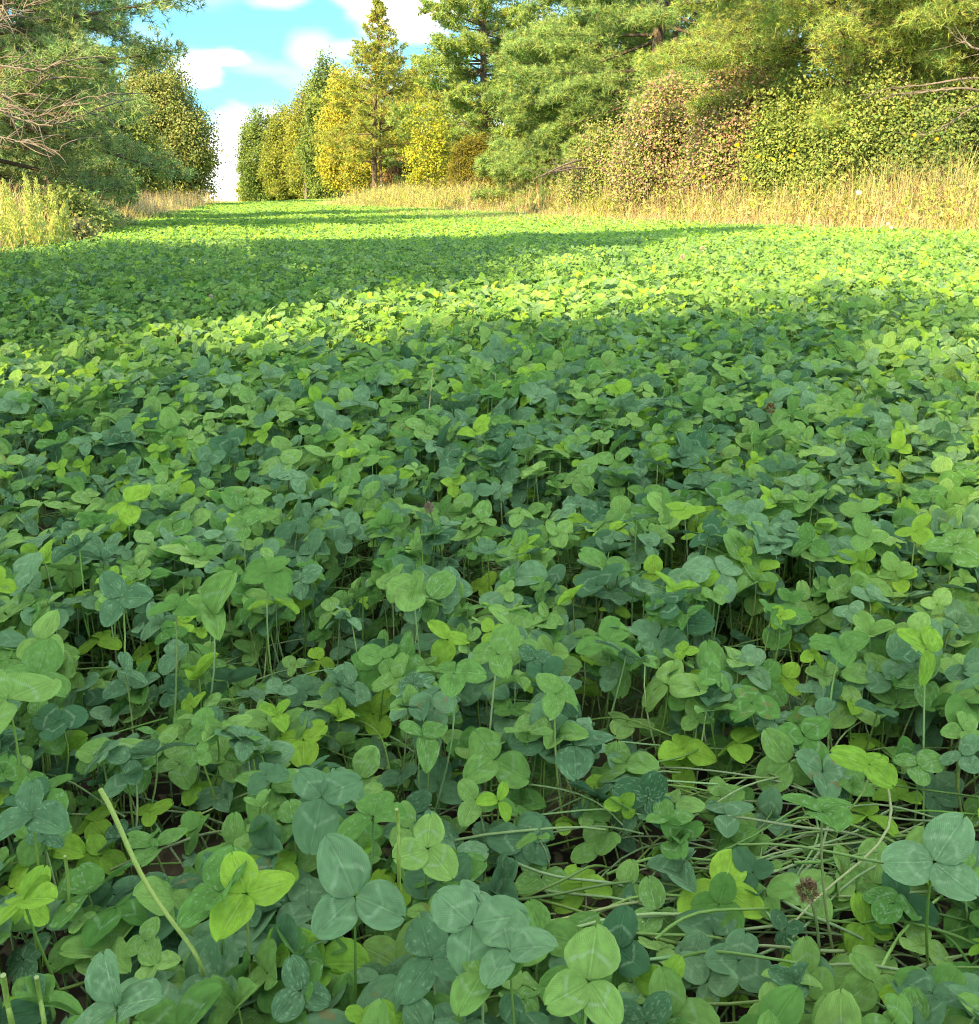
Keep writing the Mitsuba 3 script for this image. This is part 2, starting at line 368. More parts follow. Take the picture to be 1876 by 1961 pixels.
# which 300 show largest: in the frame, and with nothing nearer across their middle
ex, ey, ed = project(every['c'])
er = every['L'] * FPX / ed
inside = (ex > -10) & (ex < W0 + 10) & (ey > 0) & (ey < H0 + 20) & (ed > 0)
cand = np.where(inside & (ed < 1.6))[0]
ct = cKDTree(np.stack([ex[cand], ey[cand]], 1))
score = np.zeros(len(ex))
for k, hits in zip(cand, ct.query_ball_point(np.stack([ex[cand], ey[cand]], 1), 60)):
    o = cand[hits]
    cover = ((ed[o] < ed[k] - 0.006) & ((ex[o] - ex[k]) ** 2 + (ey[o] - ey[k]) ** 2 < (0.8 * er[o]) ** 2)).sum()
    score[k] = er[k] / (1 + 0.8 * cover)
score[:n_hero] += 1e3
picked = np.argsort(-score)[:300]
rest = np.ones(len(ex), bool); rest[picked] = False

# stalks
root = every['c'].copy()
off = rng.normal(0, 1, (len(root), 2)) * (0.35 + 1.2 * trodden(root[:, 0], root[:, 1]))[:, None] * 0.035
root[:, :2] += off
root[:, 2] = height(root[:, 0], root[:, 1]) - 0.004
bend = 0.5 * (root + every['c']) + np.concatenate([-off * 0.55, np.zeros((len(root), 1))], 1) + rng.normal(0, 0.006, root.shape)
bend[:, 2] = np.maximum(bend[:, 2], 0.55 * every['c'][:, 2] + 0.45 * root[:, 2])
STALK = np.array([[0.20, 0.33, 0.06], [0.29, 0.42, 0.12], [0.16, 0.28, 0.05], [0.36, 0.47, 0.20], [0.25, 0.40, 0.14]])
sc = shade(STALK, rng, len(root), 0.15)

COLOUR = ['blue-green', 'mid-green', 'bright lime']
facts = []
for q_, k in enumerate(picked):
    key = name('clover_leaf')
    one = sub(every, slice(k, k + 1))
    v, uv, f = leaflets(one, -1)
    path = bezier(root[k], bend[k], every['c'][k] - one['n'][0] * 0.0005, 9)
    sv, sf = tubes(path, np.linspace(0.0011, 0.0007, 9)[None], 6)
    put(key + '__stalk', (sv, sf), 'stalk_skin', True, color=np.broadcast_to(sc[k], (len(sv), 3)))
    for j in range(3):
        put(key + '__leaflet' + ('' if j == 0 else f'_{j:03d}'), (v[0, j], f), 'clover_leaf_skin', True, uv=uv[0, j])
    facts.append((key, ex[k], ey[k], er[k], int(every['type'][k]), float(one['fold'].mean()), float(every['c'][k][2])))
# labels: look first, then where it grows, then its order among its likes
COLS, ROWS = ['at far left', 'left of middle', 'in the middle', 'right of middle', 'at far right'], ['very front', 'near front', 'front third', 'midway back', 'further back']
rows = np.quantile([-f[2] for f in facts], [0, 0.2, 0.4, 0.6, 0.8])
ORD = ['first', 'second', 'third', 'fourth', 'fifth', 'sixth', 'seventh', 'eighth', 'ninth', 'tenth', 'eleventh', 'twelfth', 'thirteenth', 'fourteenth']
med = np.median([f[3] for f in facts])
likes = {}
for f in facts:
    c_ = COLS[int(np.clip(f[1] / W0 * 5, 0, 4))]
    r_ = ROWS[int(np.searchsorted(rows, -f[2], 'right')) - 1]
    size = 'large' if f[3] > 1.25 * med else 'small' if f[3] < 0.8 * med else 'medium'
    pose = 'folded' if f[5] > 0.55 else 'open'
    likes.setdefault(f'{size} {pose} {COLOUR[f[4]]} clover leaf, {r_}, {c_}', []).append(f)
for text, fs in likes.items():
    for i, f in enumerate(sorted(fs, key=lambda f: f[1])):
        tag(f[0], text if len(fs) == 1 else f'{text}, {ORD[min(i, 13)]} from left', 'clover leaf', 'clover leaves in the foreground')

v_all, f_all, uv_all, base = [], [], [], 0
sa = Acc()
rd = np.linalg.norm(every['c'] - EYE, axis=1)
for lod, lo, hi, K, sides in ((0, 0, 1.1, 6, 5), (1, 1.1, 2.4, 5, 4), (2, 2.4, 5.0, 4, 3), (3, 5.0, 99, 0, 0)):
    m = np.where(rest & (rd >= lo) & (rd < hi))[0]
    if not len(m):
        continue
    v, uv, f = leaflets(sub(every, m), lod)
    nv, cnt = v.shape[2], v.shape[0] * 3
    v_all.append(v.reshape(-1, 3)); uv_all.append(uv.reshape(-1, 2))
    f_all.append((f[None] + (np.arange(cnt) * nv)[:, None, None]).reshape(-1, 3) + base); base += cnt * nv
    if K:
        paths = bezier(root[m], bend[m], every['c'][m], K)
        sv, sf = tubes(paths, np.linspace(0.00105, 0.0007, K)[None] * (1 if lod < 2 else 1.3), sides)
        sa.add(sv, sf, np.repeat(sc[m], K * sides, 0))
# far clover: the upper leaves only, in to the crest
nfar = 85000
y = 9.3 * (84 / 9.3) ** rng.random(nfar) ** 1.15
xl, xr = edge_x(EDGE_L, y), edge_x(EDGE_R, y)
x = xl - 0.3 + (xr - xl + 0.6) * rng.random(nfar)
okx = np.abs(x) < 0.72 * y
x, y = x[okx], y[okx]
p = np.stack([x * 0.9, y * 0.6, x * 0], -1)
z = height(x, y) + 0.06 + 0.10 * meshkit.fbm(p, 3, seed=31) * rng.uniform(0.5, 1.1, len(x))
u = rng.random(len(x))
pop = make_pop(np.stack([x, y, z], -1), rng, rng.uniform(0.026, 0.040, len(x)) * np.interp(y, [9, 40], [1, 1.9]), np.where(u < 0.12, 0, np.where(u < 0.75, 1, 2)), tilt=0.4)
v, uv, f = leaflets(pop, 3)
cnt = len(x) * 3
v_all.append(v.reshape(-1, 3)); uv_all.append(uv.reshape(-1, 2)); f_all.append((f[None] + (np.arange(cnt) * 4)[:, None, None]).reshape(-1, 3) + base)
put('clover_cover__leaves', (np.vstack(v_all), np.vstack(f_all)), 'clover_leaf_skin', True, uv=np.vstack(uv_all))
sa.put('clover_cover__stalks', 'stalk_skin', True)
tag('clover_cover', 'dense green clover covering the whole field up to the crest', 'clover', kind='stuff')
tag('clover_cover__leaves', kind='stuff'); tag('clover_cover__stalks', kind='stuff')

# bare stalks lying in the trodden places
def lying(n, lo, hi, rng):
    out = []
    while len(out) < n:
        x, y = rng.uniform(-0.95, 0.95), rng.uniform(0.3, 1.7)
        if rng.random() > 0.14 + trodden(x, y):
            continue
        L = rng.uniform(lo, hi); a = rng.normal(0.0, 0.5) + (math.pi if rng.random() < 0.5 else 0)
        d = np.array([math.cos(a), math.sin(a), 0]); s = np.array([-d[1], d[0], 0])
        t = np.linspace(0, 1, 10)[:, None]
        h0, h1 = rng.uniform(0.003, 0.045), rng.uniform(0.0, 0.018)
        k = rng.normal(0, 0.07)
        pth = np.array([x, y, 0]) + d * L * (t - 0.5) + s * L * (k * (1 - (2 * t - 1) ** 2) + 0.03 * np.sin(t * 7 + x * 40))
        pth[:, 2] = height(pth[:, 0], pth[:, 1]) + h0 + h1 * (4 * t * (1 - t))[:, 0] + rng.normal(0, 0.02) * (t[:, 0] - 0.5)
        pth[:, 2] = np.maximum(pth[:, 2], height(pth[:, 0], pth[:, 1]) + 0.002)
        out.append(pth)
    return np.array(out)


r2 = np.random.default_rng(5)
PALE = np.array([[0.24, 0.38, 0.14], [0.28, 0.41, 0.17], [0.20, 0.34, 0.07], [0.15, 0.28, 0.05], [0.27, 0.36, 0.14], [0.17, 0.30, 0.07], [0.14, 0.26, 0.05]])
lp = lying(1350, 0.07, 0.21, r2)
lx, ly, ld = project(lp[:, 5])
big = np.argsort(np.where((lx > 0) & (lx < W0) & (ly < H0) & (ly > 900), -lp[:, 5, 2] * 3 + ld, 99))[:60]
cols = shade(PALE, r2, len(lp), 0.15)
m = np.ones(len(lp), bool); m[big] = False
sv, sf = tubes(lp[m], 0.00095, 4)
put('fallen_stalks', (sv, sf), 'stalk_skin', True, color=np.repeat(cols[m], 40, 0))
tag('fallen_stalks', 'pale trodden clover stalks lying in a tangle on the soil', 'stalks', kind='stuff')
stalks = {}
for k in big:
    key = name('clover_stalk')
    sv, sf = tubes(lp[k:k + 1], np.linspace(0.0012, 0.0009, 10)[None], 6)
    put(key, (sv, sf), 'stalk_skin', True, color=np.broadcast_to(cols[k], (len(sv), 3)))
    long_ = np.linalg.norm(np.diff(lp[k], axis=0), axis=1).sum()
    stalks.setdefault(f"{'long' if long_ > 0.19 else 'short' if long_ < 0.13 else 'middling'} {'whitish' if cols[k].sum() > 0.86 else 'dark green' if cols[k].sum() < 0.60 else 'pale green'} clover stalk lying {COLS[int(np.clip(lx[k] / W0 * 5, 0, 4))]}, {'frontmost row' if ly[k] > 1640 else 'second row' if ly[k] > 1400 else 'third row'}", []).append((lx[k], key))
for text, ks in stalks.items():
    for i, (_, key) in enumerate(sorted(ks)):
        tag(key, text if len(ks) == 1 else f'{text}, {ORD[min(i, 13)]} from left', 'stalk', 'bare clover stalks lying in the trodden patch')

# ------------------------------------------------------------------ trees
def limb_path(a, b, sag, rng, K=7):
    mid = 0.5 * (a + b) + np.array([0, 0, sag]) + rng.normal(0, 0.04, 3) * np.linalg.norm(b - a)
    return bezier(a, mid, b, K)[0]


def trunk_path(base, H, lean, rng, K=10):
    t = np.linspace(0, 1, K)
    p = np.stack([base[0] + lean[0] * t * H + 0.03 * H * np.sin(t * 5 + rng.uniform(0, 6)) * t * 0.5, base[1] + lean[1] * t * H, base[2] - 0.1 + (H + 0.1) * t], 1)
    return p


def clumps(tips, per, spread, rng):
    p = np.repeat(tips, per, 0)
    return p + np.clip(rng.normal(0, 1, p.shape), -1.7, 1.7) * np.asarray(spread) * np.repeat(rng.uniform(0.6, 1.25, len(tips)), per)[:, None]


def leaf_cloud(p, centre, size, colours, rng, jitter=0.13, aspect=0.36):
    out = unit(p - centre) * np.array([1, 1, 0.5])
    axis = unit(rng.normal(0, 0.8, p.shape) + out * 0.6 + np.array([0, 0, -0.45]))
    nrm = unit(rng.normal(0, 0.55, p.shape) + np.array([-0.15, -0.3, 0.9]) + out * 0.5)
    L = size * rng.uniform(0.6, 1.3, len(p))
    v, f = leaf_quads(p, axis, nrm, L, L * aspect * rng.uniform(0.8, 1.2, len(p)), 0.3)
    return v, f, np.repeat(shade(colours, rng, len(p), jitter, 0.88), 4, 0)


def broadleaf(kind, label, cat, base, H, rx, z0, colours, seed, tips=220, per=60, size=0.085, spread=0.22, trunk_r=0.10, lean=(0, 0), limbs=7, ry=None, top=1.0, gap=0.0, group=None, bark='bark', power=1.7):
    """A trunk, limbs that leave it on the way up, and a crown of leaves hung in clumps round the twig ends."""
    rng = np.random.default_rng(seed)
    key = name(kind); tag(key, label, cat, group)
    ry = ry or rx
    tr = trunk_path(base, H * 0.92, lean, rng)
    r = trunk_r * np.linspace(1.15, 0.12, len(tr)); r[0] *= 1.3
    v, f = tubes(tr[None], r[None], 8); put(key + '__trunk', (v, f), bark, True)
    t = []
    while len(t) < tips:
        q = rng.uniform(-1, 1, 3)
        zz = (q[2] + 1) / 2
        prof = (math.sin(math.pi * min(1, 0.12 + 0.86 * zz ** 0.9)) ** (1 / power)) * (1.0 if zz < 0.6 else top + (1 - top) * (1 - zz) / 0.4)
        prof *= 1 - 0.40 * zz ** 2.5
        rr = math.hypot(q[0], q[1])
        if rr > prof or (rr < 0.45 * prof and rng.random() < 0.6):
            continue
        lump = meshkit.noise(np.array([[q[0] * 2.6 + seed, q[1] * 2.6, zz * 6.0]]), seed)[0]
        if lump < gap or rr > prof * (0.42 + 0.95 * lump):
            continue
        zc = z0 + (H - z0) * zz
        ax = np.array([np.interp(zc, tr[:, 2] - base[2], tr[:, 0]), np.interp(zc, tr[:, 2] - base[2], tr[:, 1])])
        t.append([ax[0] + q[0] * rx, ax[1] + q[1] * ry, base[2] + zc])
    t = np.array(t)
    ends = t[rng.choice(len(t), limbs, False)]
    paths = []
    for i, e in enumerate(ends):
        h = np.clip((e[2] - base[2]) * 0.55, 0.15 * H, 0.8 * H)
        a = np.array([np.interp(h, tr[:, 2] - base[2], tr[:, k]) for k in range(3)])
        pth = limb_path(a, e, 0.12 * np.linalg.norm(e - a), rng)
        paths.append(pth)
        v, f = tubes(pth[None], np.linspace(trunk_r * 0.42, 0.008, 7)[None], 5)
        put(key + '__limb' + ('' if i == 0 else f'_{i:03d}'), (v, f), bark, True)
    per = int(per * 1.35)
    allp = np.concatenate([tr[3:]] + [p_[2:] for p_ in paths])
    _, near = cKDTree(allp).query(t)
    tw = bezier(allp[near], 0.5 * (allp[near] + t) + np.array([0, 0, 0.05]), t, 4)
    v, f = tubes(tw, np.linspace(0.012, 0.004, 4)[None], 3); put(key + '__twigs', (v, f), bark, True); tag(key + '__twigs', kind='stuff')
    centre = np.array([tr[5, 0], tr[5, 1], base[2] + 0.5 * (z0 + H)])
    acc = Acc(); acc.add(*leaf_cloud(clumps(t, per, spread, rng), centre, size, colours, rng)); acc.put(key + '__crown', 'foliage_skin')
    tag(key + '__crown', kind='stuff')
    return key


def needles(p, d, rng, n, length, width, colours, spread=0.75, up=0.35, jitter=0.2):
    """Tufts of needles at p, pointing about d."""
    M = len(p)
    a = unit(np.repeat(d, n, 0) + rng.normal(0, spread, (M * n, 3)) + np.array([0, 0, up]))
    s = unit(np.cross(a, rng.normal(0, 1, a.shape)))
    q = np.repeat(p, n, 0)
    L = length * rng.uniform(0.7, 1.2, (M * n, 1))
    droop = np.array([0, 0, -0.18]) * L
    v = np.stack([q - s * width, q + s * width, q + a * L + droop], 1)
    c = np.repeat(shade(colours, rng, M, jitter, 0.88), n * 3, 0)
    return v.reshape(-1, 3), np.arange(M * n * 3).reshape(-1, 3), c


def pine(kind, label, base, H, R, z0, colours, seed, whorl=0.45, per=6, tuft=9, length=0.13, width=0.007, trunk_r=0.13, rise=0.25, droop=0.22, taper=0.9, twig=1.0, group=None, lean=(0, 0), cat='pine tree', thin=0.0, only=None, dense=1.0, extra=()):
    """A trunk with whorls of boughs; each bough carries side twigs set with tufts of needles."""
    rng = np.random.default_rng(seed)
    key = name(kind); tag(key, label, cat, group)
    tr = trunk_path(base, H, lean, rng, 14)
    v, f = tubes(tr[None], (trunk_r * np.linspace(1.1, 0.06, 14) ** 0.9)[None], 9); put(key + '__trunk', (v, f), 'bark', True)
    P, D = [], []
    n = 0
    z = z0
    tw_all = []
    see = 1.6 + max(base[1], 0) * 0.19                       # above the picture the needles need not be as dense
    whorls = []
    while z < H * 0.985:
        k = (z - z0) / (H - z0)
        reach = R * max(0.06, (1 - k ** 1.15)) ** taper * (0.72 + 0.4 * min(1, k * 4 + 0.5))
        a0 = rng.uniform(0, 6.28)
        for j in range(per):
            az = a0 + j * 6.283 / per + rng.normal(0, 0.22)
            if rng.random() >= thin:
                whorls.append((z, az, reach * rng.uniform(0.68, 1.18), k))
        z += whorl * rng.uniform(0.75, 1.2) * (1 - 0.35 * k)
    for z, az, r, k in whorls + [(e[0], e[1], e[2], 0.5) for e in extra]:
        a = np.array([np.interp(z + base[2], tr[:, 2], tr[:, c]) for c in range(3)]); a[2] += rng.normal(0, 0.30 * whorl)
        out = np.array([math.sin(az), math.cos(az), 0])
        lift = (rise + rng.normal(0, 0.16)) * (0.3 + k) * r + rng.normal(0, 0.10) * r
        b = a + out * r * 0.55 + np.array([0, 0, lift * 0.5 - droop * r * 0.45 * (1 - k)])
        e = a + out * r + np.array([0, 0, lift - droop * r * (1 - k) * 0.8])
        pth = bezier(a, b, e, 9)[0]
        v, f = tubes(pth[None], np.linspace(0.016 + 0.010 * r, 0.005, 9)[None], 5)
        put(key + '__bough' + ('' if n == 0 else f'_{n:03d}'), (v, f), 'bark', True); n += 1
        m = max(3, int(r * 8 * dense * (1.0 if z + base[2] < see else 0.4)))
        t = (np.linspace(0.28, 1.0, m) + rng.normal(0, 0.02, m)).clip(0.2, 1)
        q = np.stack([np.interp(t, np.linspace(0, 1, 9), pth[:, c]) for c in range(3)], 1)
        sidev = np.array([out[1], -out[0], 0])
        sg = np.where(np.arange(m) % 2 == 0, 1, -1)[:, None]
        td = unit(out * 0.75 + sg * sidev * rng.uniform(0.5, 1.1, (m, 1)) + np.array([0, 0, 0.12]) + rng.normal(0, 0.30, (m, 3)))
        tl = twig * (0.16 + 0.30 * r * (1.05 - t)[:, None]) * rng.uniform(0.6, 1.25, (m, 1))
        for u in np.linspace(0.15, 1, max(3, int(4.2 * min(dense, 1.7)))):
            P.append(q + td * tl * u + rng.normal(0, 0.035 + 0.01 * r, q.shape)); D.append(td * 0.8 + np.array([0, 0, 0.2]))
        tw_all.append(np.stack([q, q + td * tl * 0.5, q + td * tl], 1))
    P.append(tr[-3:]); D.append(np.tile([0, 0, 1.0], (3, 1)))
    P, D = np.concatenate(P), np.concatenate(D)
    tw = np.concatenate(tw_all)
    v, f = tubes(tw, np.array([[0.006, 0.004, 0.0025]]), 3); put(key + '__twigs', (v, f), 'bark', True); tag(key + '__twigs', kind='stuff')
    acc = Acc(); acc.add(*needles(P, D, rng, tuft, length, width, colours)); acc.put(key + '__needles', 'foliage_skin')
    tag(key + '__needles', kind='stuff')
    return key


def bush(kind, label, base, rx, ry, H, colours, seed, tips=260, per=45, size=0.055, spread=0.11, stems=9, cat='shrub', lumpy=0.55, group=None, aspect=0.36):
    """Stems fanning from the ground under a lumpy dome of leaves."""
    rng = np.random.default_rng(seed)
    key = name(kind); tag(key, label, cat, group)
    t = []
    while len(t) < tips:
        q = rng.uniform(-1, 1, 3); zz = abs(q[2])
        prof = math.sqrt(max(0, 1 - zz ** 2.2)); rr = math.hypot(q[0], q[1])
        lump = meshkit.noise(np.array([[q[0] * 2.4 + seed, q[1] * 2.4, zz * 2.4]]), seed)[0]
        if rr > prof or rr ** 2 + zz ** 2 < 0.30 and rng.random() < 0.75 or math.sqrt(rr ** 2 + zz ** 2) > 0.50 + 1.15 * lumpy * lump:
            continue
        x, y = base[0] + q[0] * rx, base[1] + q[1] * ry
        t.append([x, y, base[2] + 0.06 + zz * H])
    t = np.array(t)
    ends = t[rng.choice(len(t), stems, False)]
    paths = []
    for i, e in enumerate(ends):
        a = base + np.array([rng.normal(0, 0.12 * rx), rng.normal(0, 0.12 * ry), -0.04])
        pth = limb_path(a, e, 0.15 * H, rng); paths.append(pth)
        v, f = tubes(pth[None], np.linspace(0.018, 0.005, 7)[None], 5); put(key + '__stem' + ('' if i == 0 else f'_{i:03d}'), (v, f), 'bark', True)
    allp = np.concatenate([p_[2:] for p_ in paths]); _, near = cKDTree(allp).query(t)
    v, f = tubes(bezier(allp[near], 0.5 * (allp[near] + t) + np.array([0, 0, 0.06]), t, 4), np.linspace(0.007, 0.003, 4)[None], 3)
    put(key + '__twigs', (v, f), 'bark', True); tag(key + '__twigs', kind='stuff')
    acc = Acc(); acc.add(*leaf_cloud(clumps(t, per, spread, rng), base + np.array([0, 0, 0.4 * H]), size, colours, rng, aspect=aspect)); acc.put(key + '__foliage', 'foliage_skin')
    tag(key + '__foliage', kind='stuff')
    return key


def top_at(px, py, Y):
    return float(at_depth(px, py, Y)[2])


PINE_L = [[0.28, 0.45, 0.20], [0.35, 0.50, 0.20], [0.21, 0.37, 0.18], [0.40, 0.50, 0.22]]
PINE_R = [[0.33, 0.50, 0.17], [0.40, 0.55, 0.18], [0.25, 0.42, 0.16]]
PINE_Y = [[0.39, 0.54, 0.14], [0.47, 0.60, 0.15], [0.29, 0.45, 0.14], [0.45, 0.48, 0.15], [0.33, 0.50, 0.17]]

# left side
b = spot(-25, 15)
pine('pine_tree', 'big shaded pine at the left edge whose boughs reach over the field into the sky', b, 10.5, 2.55, 0.3, PINE_L, 41, whorl=0.40, per=8, tuft=10, length=0.12, width=0.006, trunk_r=0.17, droop=0.28, dense=2.0, extra=((2.55, 1.60, 3.3), (2.2, 1.45, 2.9), (2.75, 1.8, 2.7)))
b = spot(105, 22)
pine('pine_tree', 'dark pine with drooping low boughs standing just behind the big shaded pine', b, 11.0, 2.0, 0.25, PINE_L, 42, whorl=0.45, per=8, tuft=10, length=0.16, width=0.012, trunk_r=0.15, droop=0.35, dense=1.4)
b = spot(318, 50)
broadleaf('broadleaf_tree', 'round olive green leafy tree closing the left treeline beside the gap of sky', 'tree', b, top_at(318, 86, 50) - b[2], 2.7, 0.2, [[0.27, 0.35, 0.11], [0.34, 0.40, 0.13], [0.20, 0.29, 0.10], [0.38, 0.41, 0.15]], 43, tips=900, per=84, size=0.115, spread=0.30, trunk_r=0.16, power=2.2)
b = spot(222, 40)
broadleaf('broadleaf_tree', 'leafy green tree between the dark pine and the round olive tree', 'tree', b, top_at(222, 120, 40) - b[2], 2.0, 0.2, [[0.24, 0.34, 0.09], [0.30, 0.38, 0.11], [0.19, 0.28, 0.09]], 44, tips=420, per=64, size=0.105, spread=0.24, trunk_r=0.12, power=2.2)
b = spot(135, 13)
bush('shrub', 'loose light green shrub growing under the boughs of the shaded pine', b, 0.5, 0.4, 0.62, [[0.25, 0.36, 0.10], [0.19, 0.30, 0.08], [0.30, 0.38, 0.14]], 45, tips=120, per=34, size=0.05, spread=0.08, stems=6)
b = spot(140, 10.6)
bush('shrub', 'low brownish green shrub behind the tall pale weeds', b, 0.20, 0.25, 0.27, [[0.36, 0.40, 0.17], [0.42, 0.40, 0.22], [0.30, 0.38, 0.14]], 46, tips=90, per=34, size=0.035, spread=0.06, stems=6)

for px_, Y_, top_, r_, n_ in ((30, 32, 60, 2.2, 'first'), (-120, 24, -60, 2.2, 'second')):
    b = spot(px_, Y_)
    broadleaf('broadleaf_tree', f'dark leafy tree hidden behind the big shaded pine, {n_} from field', 'tree', b, top_at(px_, top_, Y_) - b[2], r_, 0.2, [[0.20, 0.30, 0.09], [0.26, 0.34, 0.11]], 47 + Y_, tips=300, per=44, size=0.15, spread=0.28, trunk_r=0.13)

# the bare grey tree whose branches reach in from the left
key = name('dead_tree'); tag(key, 'dead tree reaching bare grey branches in front of the shaded pine', 'dead tree')
b = np.array([-5.6, 8.6, float(height(-5.6, 8.6))])
tr = trunk_path(b, 4.2, (0.06, 0.0), np.random.default_rng(3)); v, f = tubes(tr[None], np.linspace(0.09, 0.02, 10)[None], 8); put(key + '__trunk', (v, f), 'grey_wood', True)
nb = 0
rb = np.random.default_rng(17)
for z_, pts in ((2.3, ((-60, 50), (0, 38), (35, 26), (52, 12), (119, -6))), (1.75, ((-60, 112), (0, 124), (35, 131), (74, 133), (115, 121), (154, 108))), (1.45, ((-60, 178), (0, 194), (49, 213), (74, 224), (115, 203), (175, 185), (224, 176))),
                (1.3, ((-40, 200), (20, 222), (87, 238), (140, 227), (200, 209))), (1.1, ((-70, 245), (0, 261), (21, 270), (63, 273), (98, 285), (122, 276))), (1.9, ((-50, 150), (0, 184), (42, 180), (80, 158), (110, 150))), (2.6, ((-50, 0), (10, 8), (60, -14)))):
    Y = rb.uniform(8.3, 9.0)
    p = np.array([[np.interp(b[2] + z_, tr[:, 2], tr[:, 0]), b[1], b[2] + z_]] + [at_depth(x_, y_, Y) for x_, y_ in pts])
    t = np.linspace(0, len(p) - 1, 26)
    from scipy.interpolate import CubicSpline
    p = CubicSpline(np.arange(len(p)), p)(t) + rb.normal(0, 0.006, (26, 3))
    v, f = tubes(p[None], np.linspace(0.012, 0.0025, 26)[None], 6)
    bk = key + '__branch' + ('' if nb == 0 else f'_{nb:03d}'); nb += 1
    put(bk, (v, f), 'grey_wood', True)
    tp = []
    for _ in range(18):
        i = rb.integers(5, 25); d = unit(p[i] - p[i - 1]); L = rb.uniform(0.12, 0.4)
        e = p[i] + L * unit(d + rb.normal(0, 0.55, 3)); tp.append(bezier(p[i], 0.5 * (p[i] + e) + rb.normal(0, 0.03, 3), e, 5)[0])
    v, f = tubes(np.array(tp), np.linspace(0.006, 0.002, 5)[None], 4); put(bk + '__twigs', (v, f), 'grey_wood', True); tag(bk + '__twigs', kind='stuff')

# right side, from the far end forward
def far_tree(px, Y, ytop, rx, colours, seed, label, kind='broadleaf_tree', **kw):
    b = spot(px, Y)
    return broadleaf(kind, label, kw.pop('cat', 'tree'), b, top_at(px, ytop, Y) - b[2], rx * 1.12, kw.pop('z0', 0.25), colours, seed, **kw)


GREEN = [[0.22, 0.33, 0.09], [0.28, 0.38, 0.11], [0.16, 0.26, 0.08]]
OLIVE = [[0.30, 0.37, 0.08], [0.37, 0.41, 0.09], [0.22, 0.30, 0.07]]
YELLOW = [[0.56, 0.54, 0.09], [0.62, 0.53, 0.09], [0.46, 0.52, 0.09], [0.38, 0.46, 0.09]]
far_tree(512, 87.04, 205, 2.43, GREEN, 51, 'small round green tree ending the right treeline beside the gap of sky', tips=520, per=66, size=0.155, spread=0.26, trunk_r=0.12, power=1.8)
far_tree(480, 94.72, 330, 1.15, [[0.36, 0.40, 0.06], [0.28, 0.34, 0.06]], 52, 'low yellow green tree at the foot of the small round green tree', tips=90, per=36, size=0.15, spread=0.22, trunk_r=0.05)
far_tree(548, 81.92, 225, 1.66, OLIVE, 53, 'olive tree between the small round green tree and the slim yellowing tree', tips=420, per=64, size=0.145, spread=0.28, trunk_r=0.10)
far_tree(588, 74.24, 158, 1.28, OLIVE + [[0.42, 0.40, 0.06]], 54, 'slim tree with thin yellowing top and pale bare trunk', tips=130, per=34, size=0.15, spread=0.28, trunk_r=0.11, z0=1.5, bark='grey_wood', gap=0.25)
far_tree(640, 71.68, 96, 2.05, GREEN, 55, 'tall dark green tree rising behind the golden yellow tree', tips=560, per=68, size=0.155, spread=0.30, trunk_r=0.16, top=0.7, power=1.8)
far_tree(608, 76.8, 235, 1.66, OLIVE, 56, 'dark olive tree standing in front of the tall dark green tree', tips=420, per=64, size=0.145, spread=0.28, trunk_r=0.12)
far_tree(668, 64, 128, 1.6, YELLOW, 57, 'golden yellow autumn tree left of the sparse larch-like conifer', tips=340, per=58, size=0.14, spread=0.30, trunk_r=0.09, gap=0.22, z0=0.8)
far_tree(700, 60.16, 255, 1.28, YELLOW + OLIVE, 58, 'low yellow leafed tree at the foot of the sparse conifer', tips=120, per=34, size=0.14, spread=0.25, trunk_r=0.06, z0=0.5)
b = spot(718, 54)
pine('conifer', 'tall sparse yellowing conifer with open pointed top and pale twin trunks', b, top_at(734, -6, 54) - b[2], 3.3, 2.0, [[0.42, 0.52, 0.12], [0.36, 0.48, 0.12], [0.50, 0.48, 0.12]], 59, whorl=0.45, per=6, tuft=9, length=0.22, width=0.020, trunk_r=0.15, rise=0.65, droop=0.14, thin=0.15, dense=1.0, taper=1.25, cat='conifer', lean=(0.045, 0))
k_ = 'conifer__trunk_001'
tr = trunk_path(b + np.array([0.32, 0.2, 0]), 5.2, (0.03, 0), np.random.default_rng(8)); v, f = tubes(tr[None], np.linspace(0.10, 0.03, 10)[None], 7); put(k_, (v, f), 'grey_wood', True)
far_tree(768, 58.88, 300, 0.896, [[0.36, 0.20, 0.14], [0.40, 0.26, 0.16], [0.28, 0.22, 0.10]], 60, 'reddish brown shrub under the sparse conifer', kind='shrub', cat='shrub', tips=80, per=30, size=0.12, spread=0.2, trunk_r=0.04, limbs=5)
far_tree(822, 46.08, 165, 0.922, [[0.42, 0.48, 0.05], [0.34, 0.44, 0.06], [0.50, 0.50, 0.08]], 61, 'slender yellow green sapling between the sparse conifer and the dark juniper', kind='sapling', cat='sapling', tips=120, per=26, size=0.11, spread=0.20, trunk_r=0.04, z0=0.6, gap=0.25, bark='grey_wood')
b = spot(905, 43)
bush('juniper', 'dense dark olive juniper bush with rounded top at the edge of the dry grass', b, 1.4, 1.3, top_at(905, 207, 43) - b[2], [[0.24, 0.245, 0.05], [0.31, 0.29, 0.055], [0.17, 0.19, 0.045]], 62, tips=620, per=42, size=0.10, spread=0.13, stems=9, lumpy=0.3, aspect=0.16, cat='juniper')
b = spot(930, 50)
pine('pine_tree', 'tall yellow green pine with airy boughs against the sky behind the dark juniper', b, 17.0, 3.9, 1.2, PINE_R + PINE_Y[:2], 63, whorl=0.55, per=7, tuft=10, length=0.22, width=0.018, trunk_r=0.2, rise=0.35, droop=0.12, thin=0.08, dense=1.3)
b = spot(800, 60)
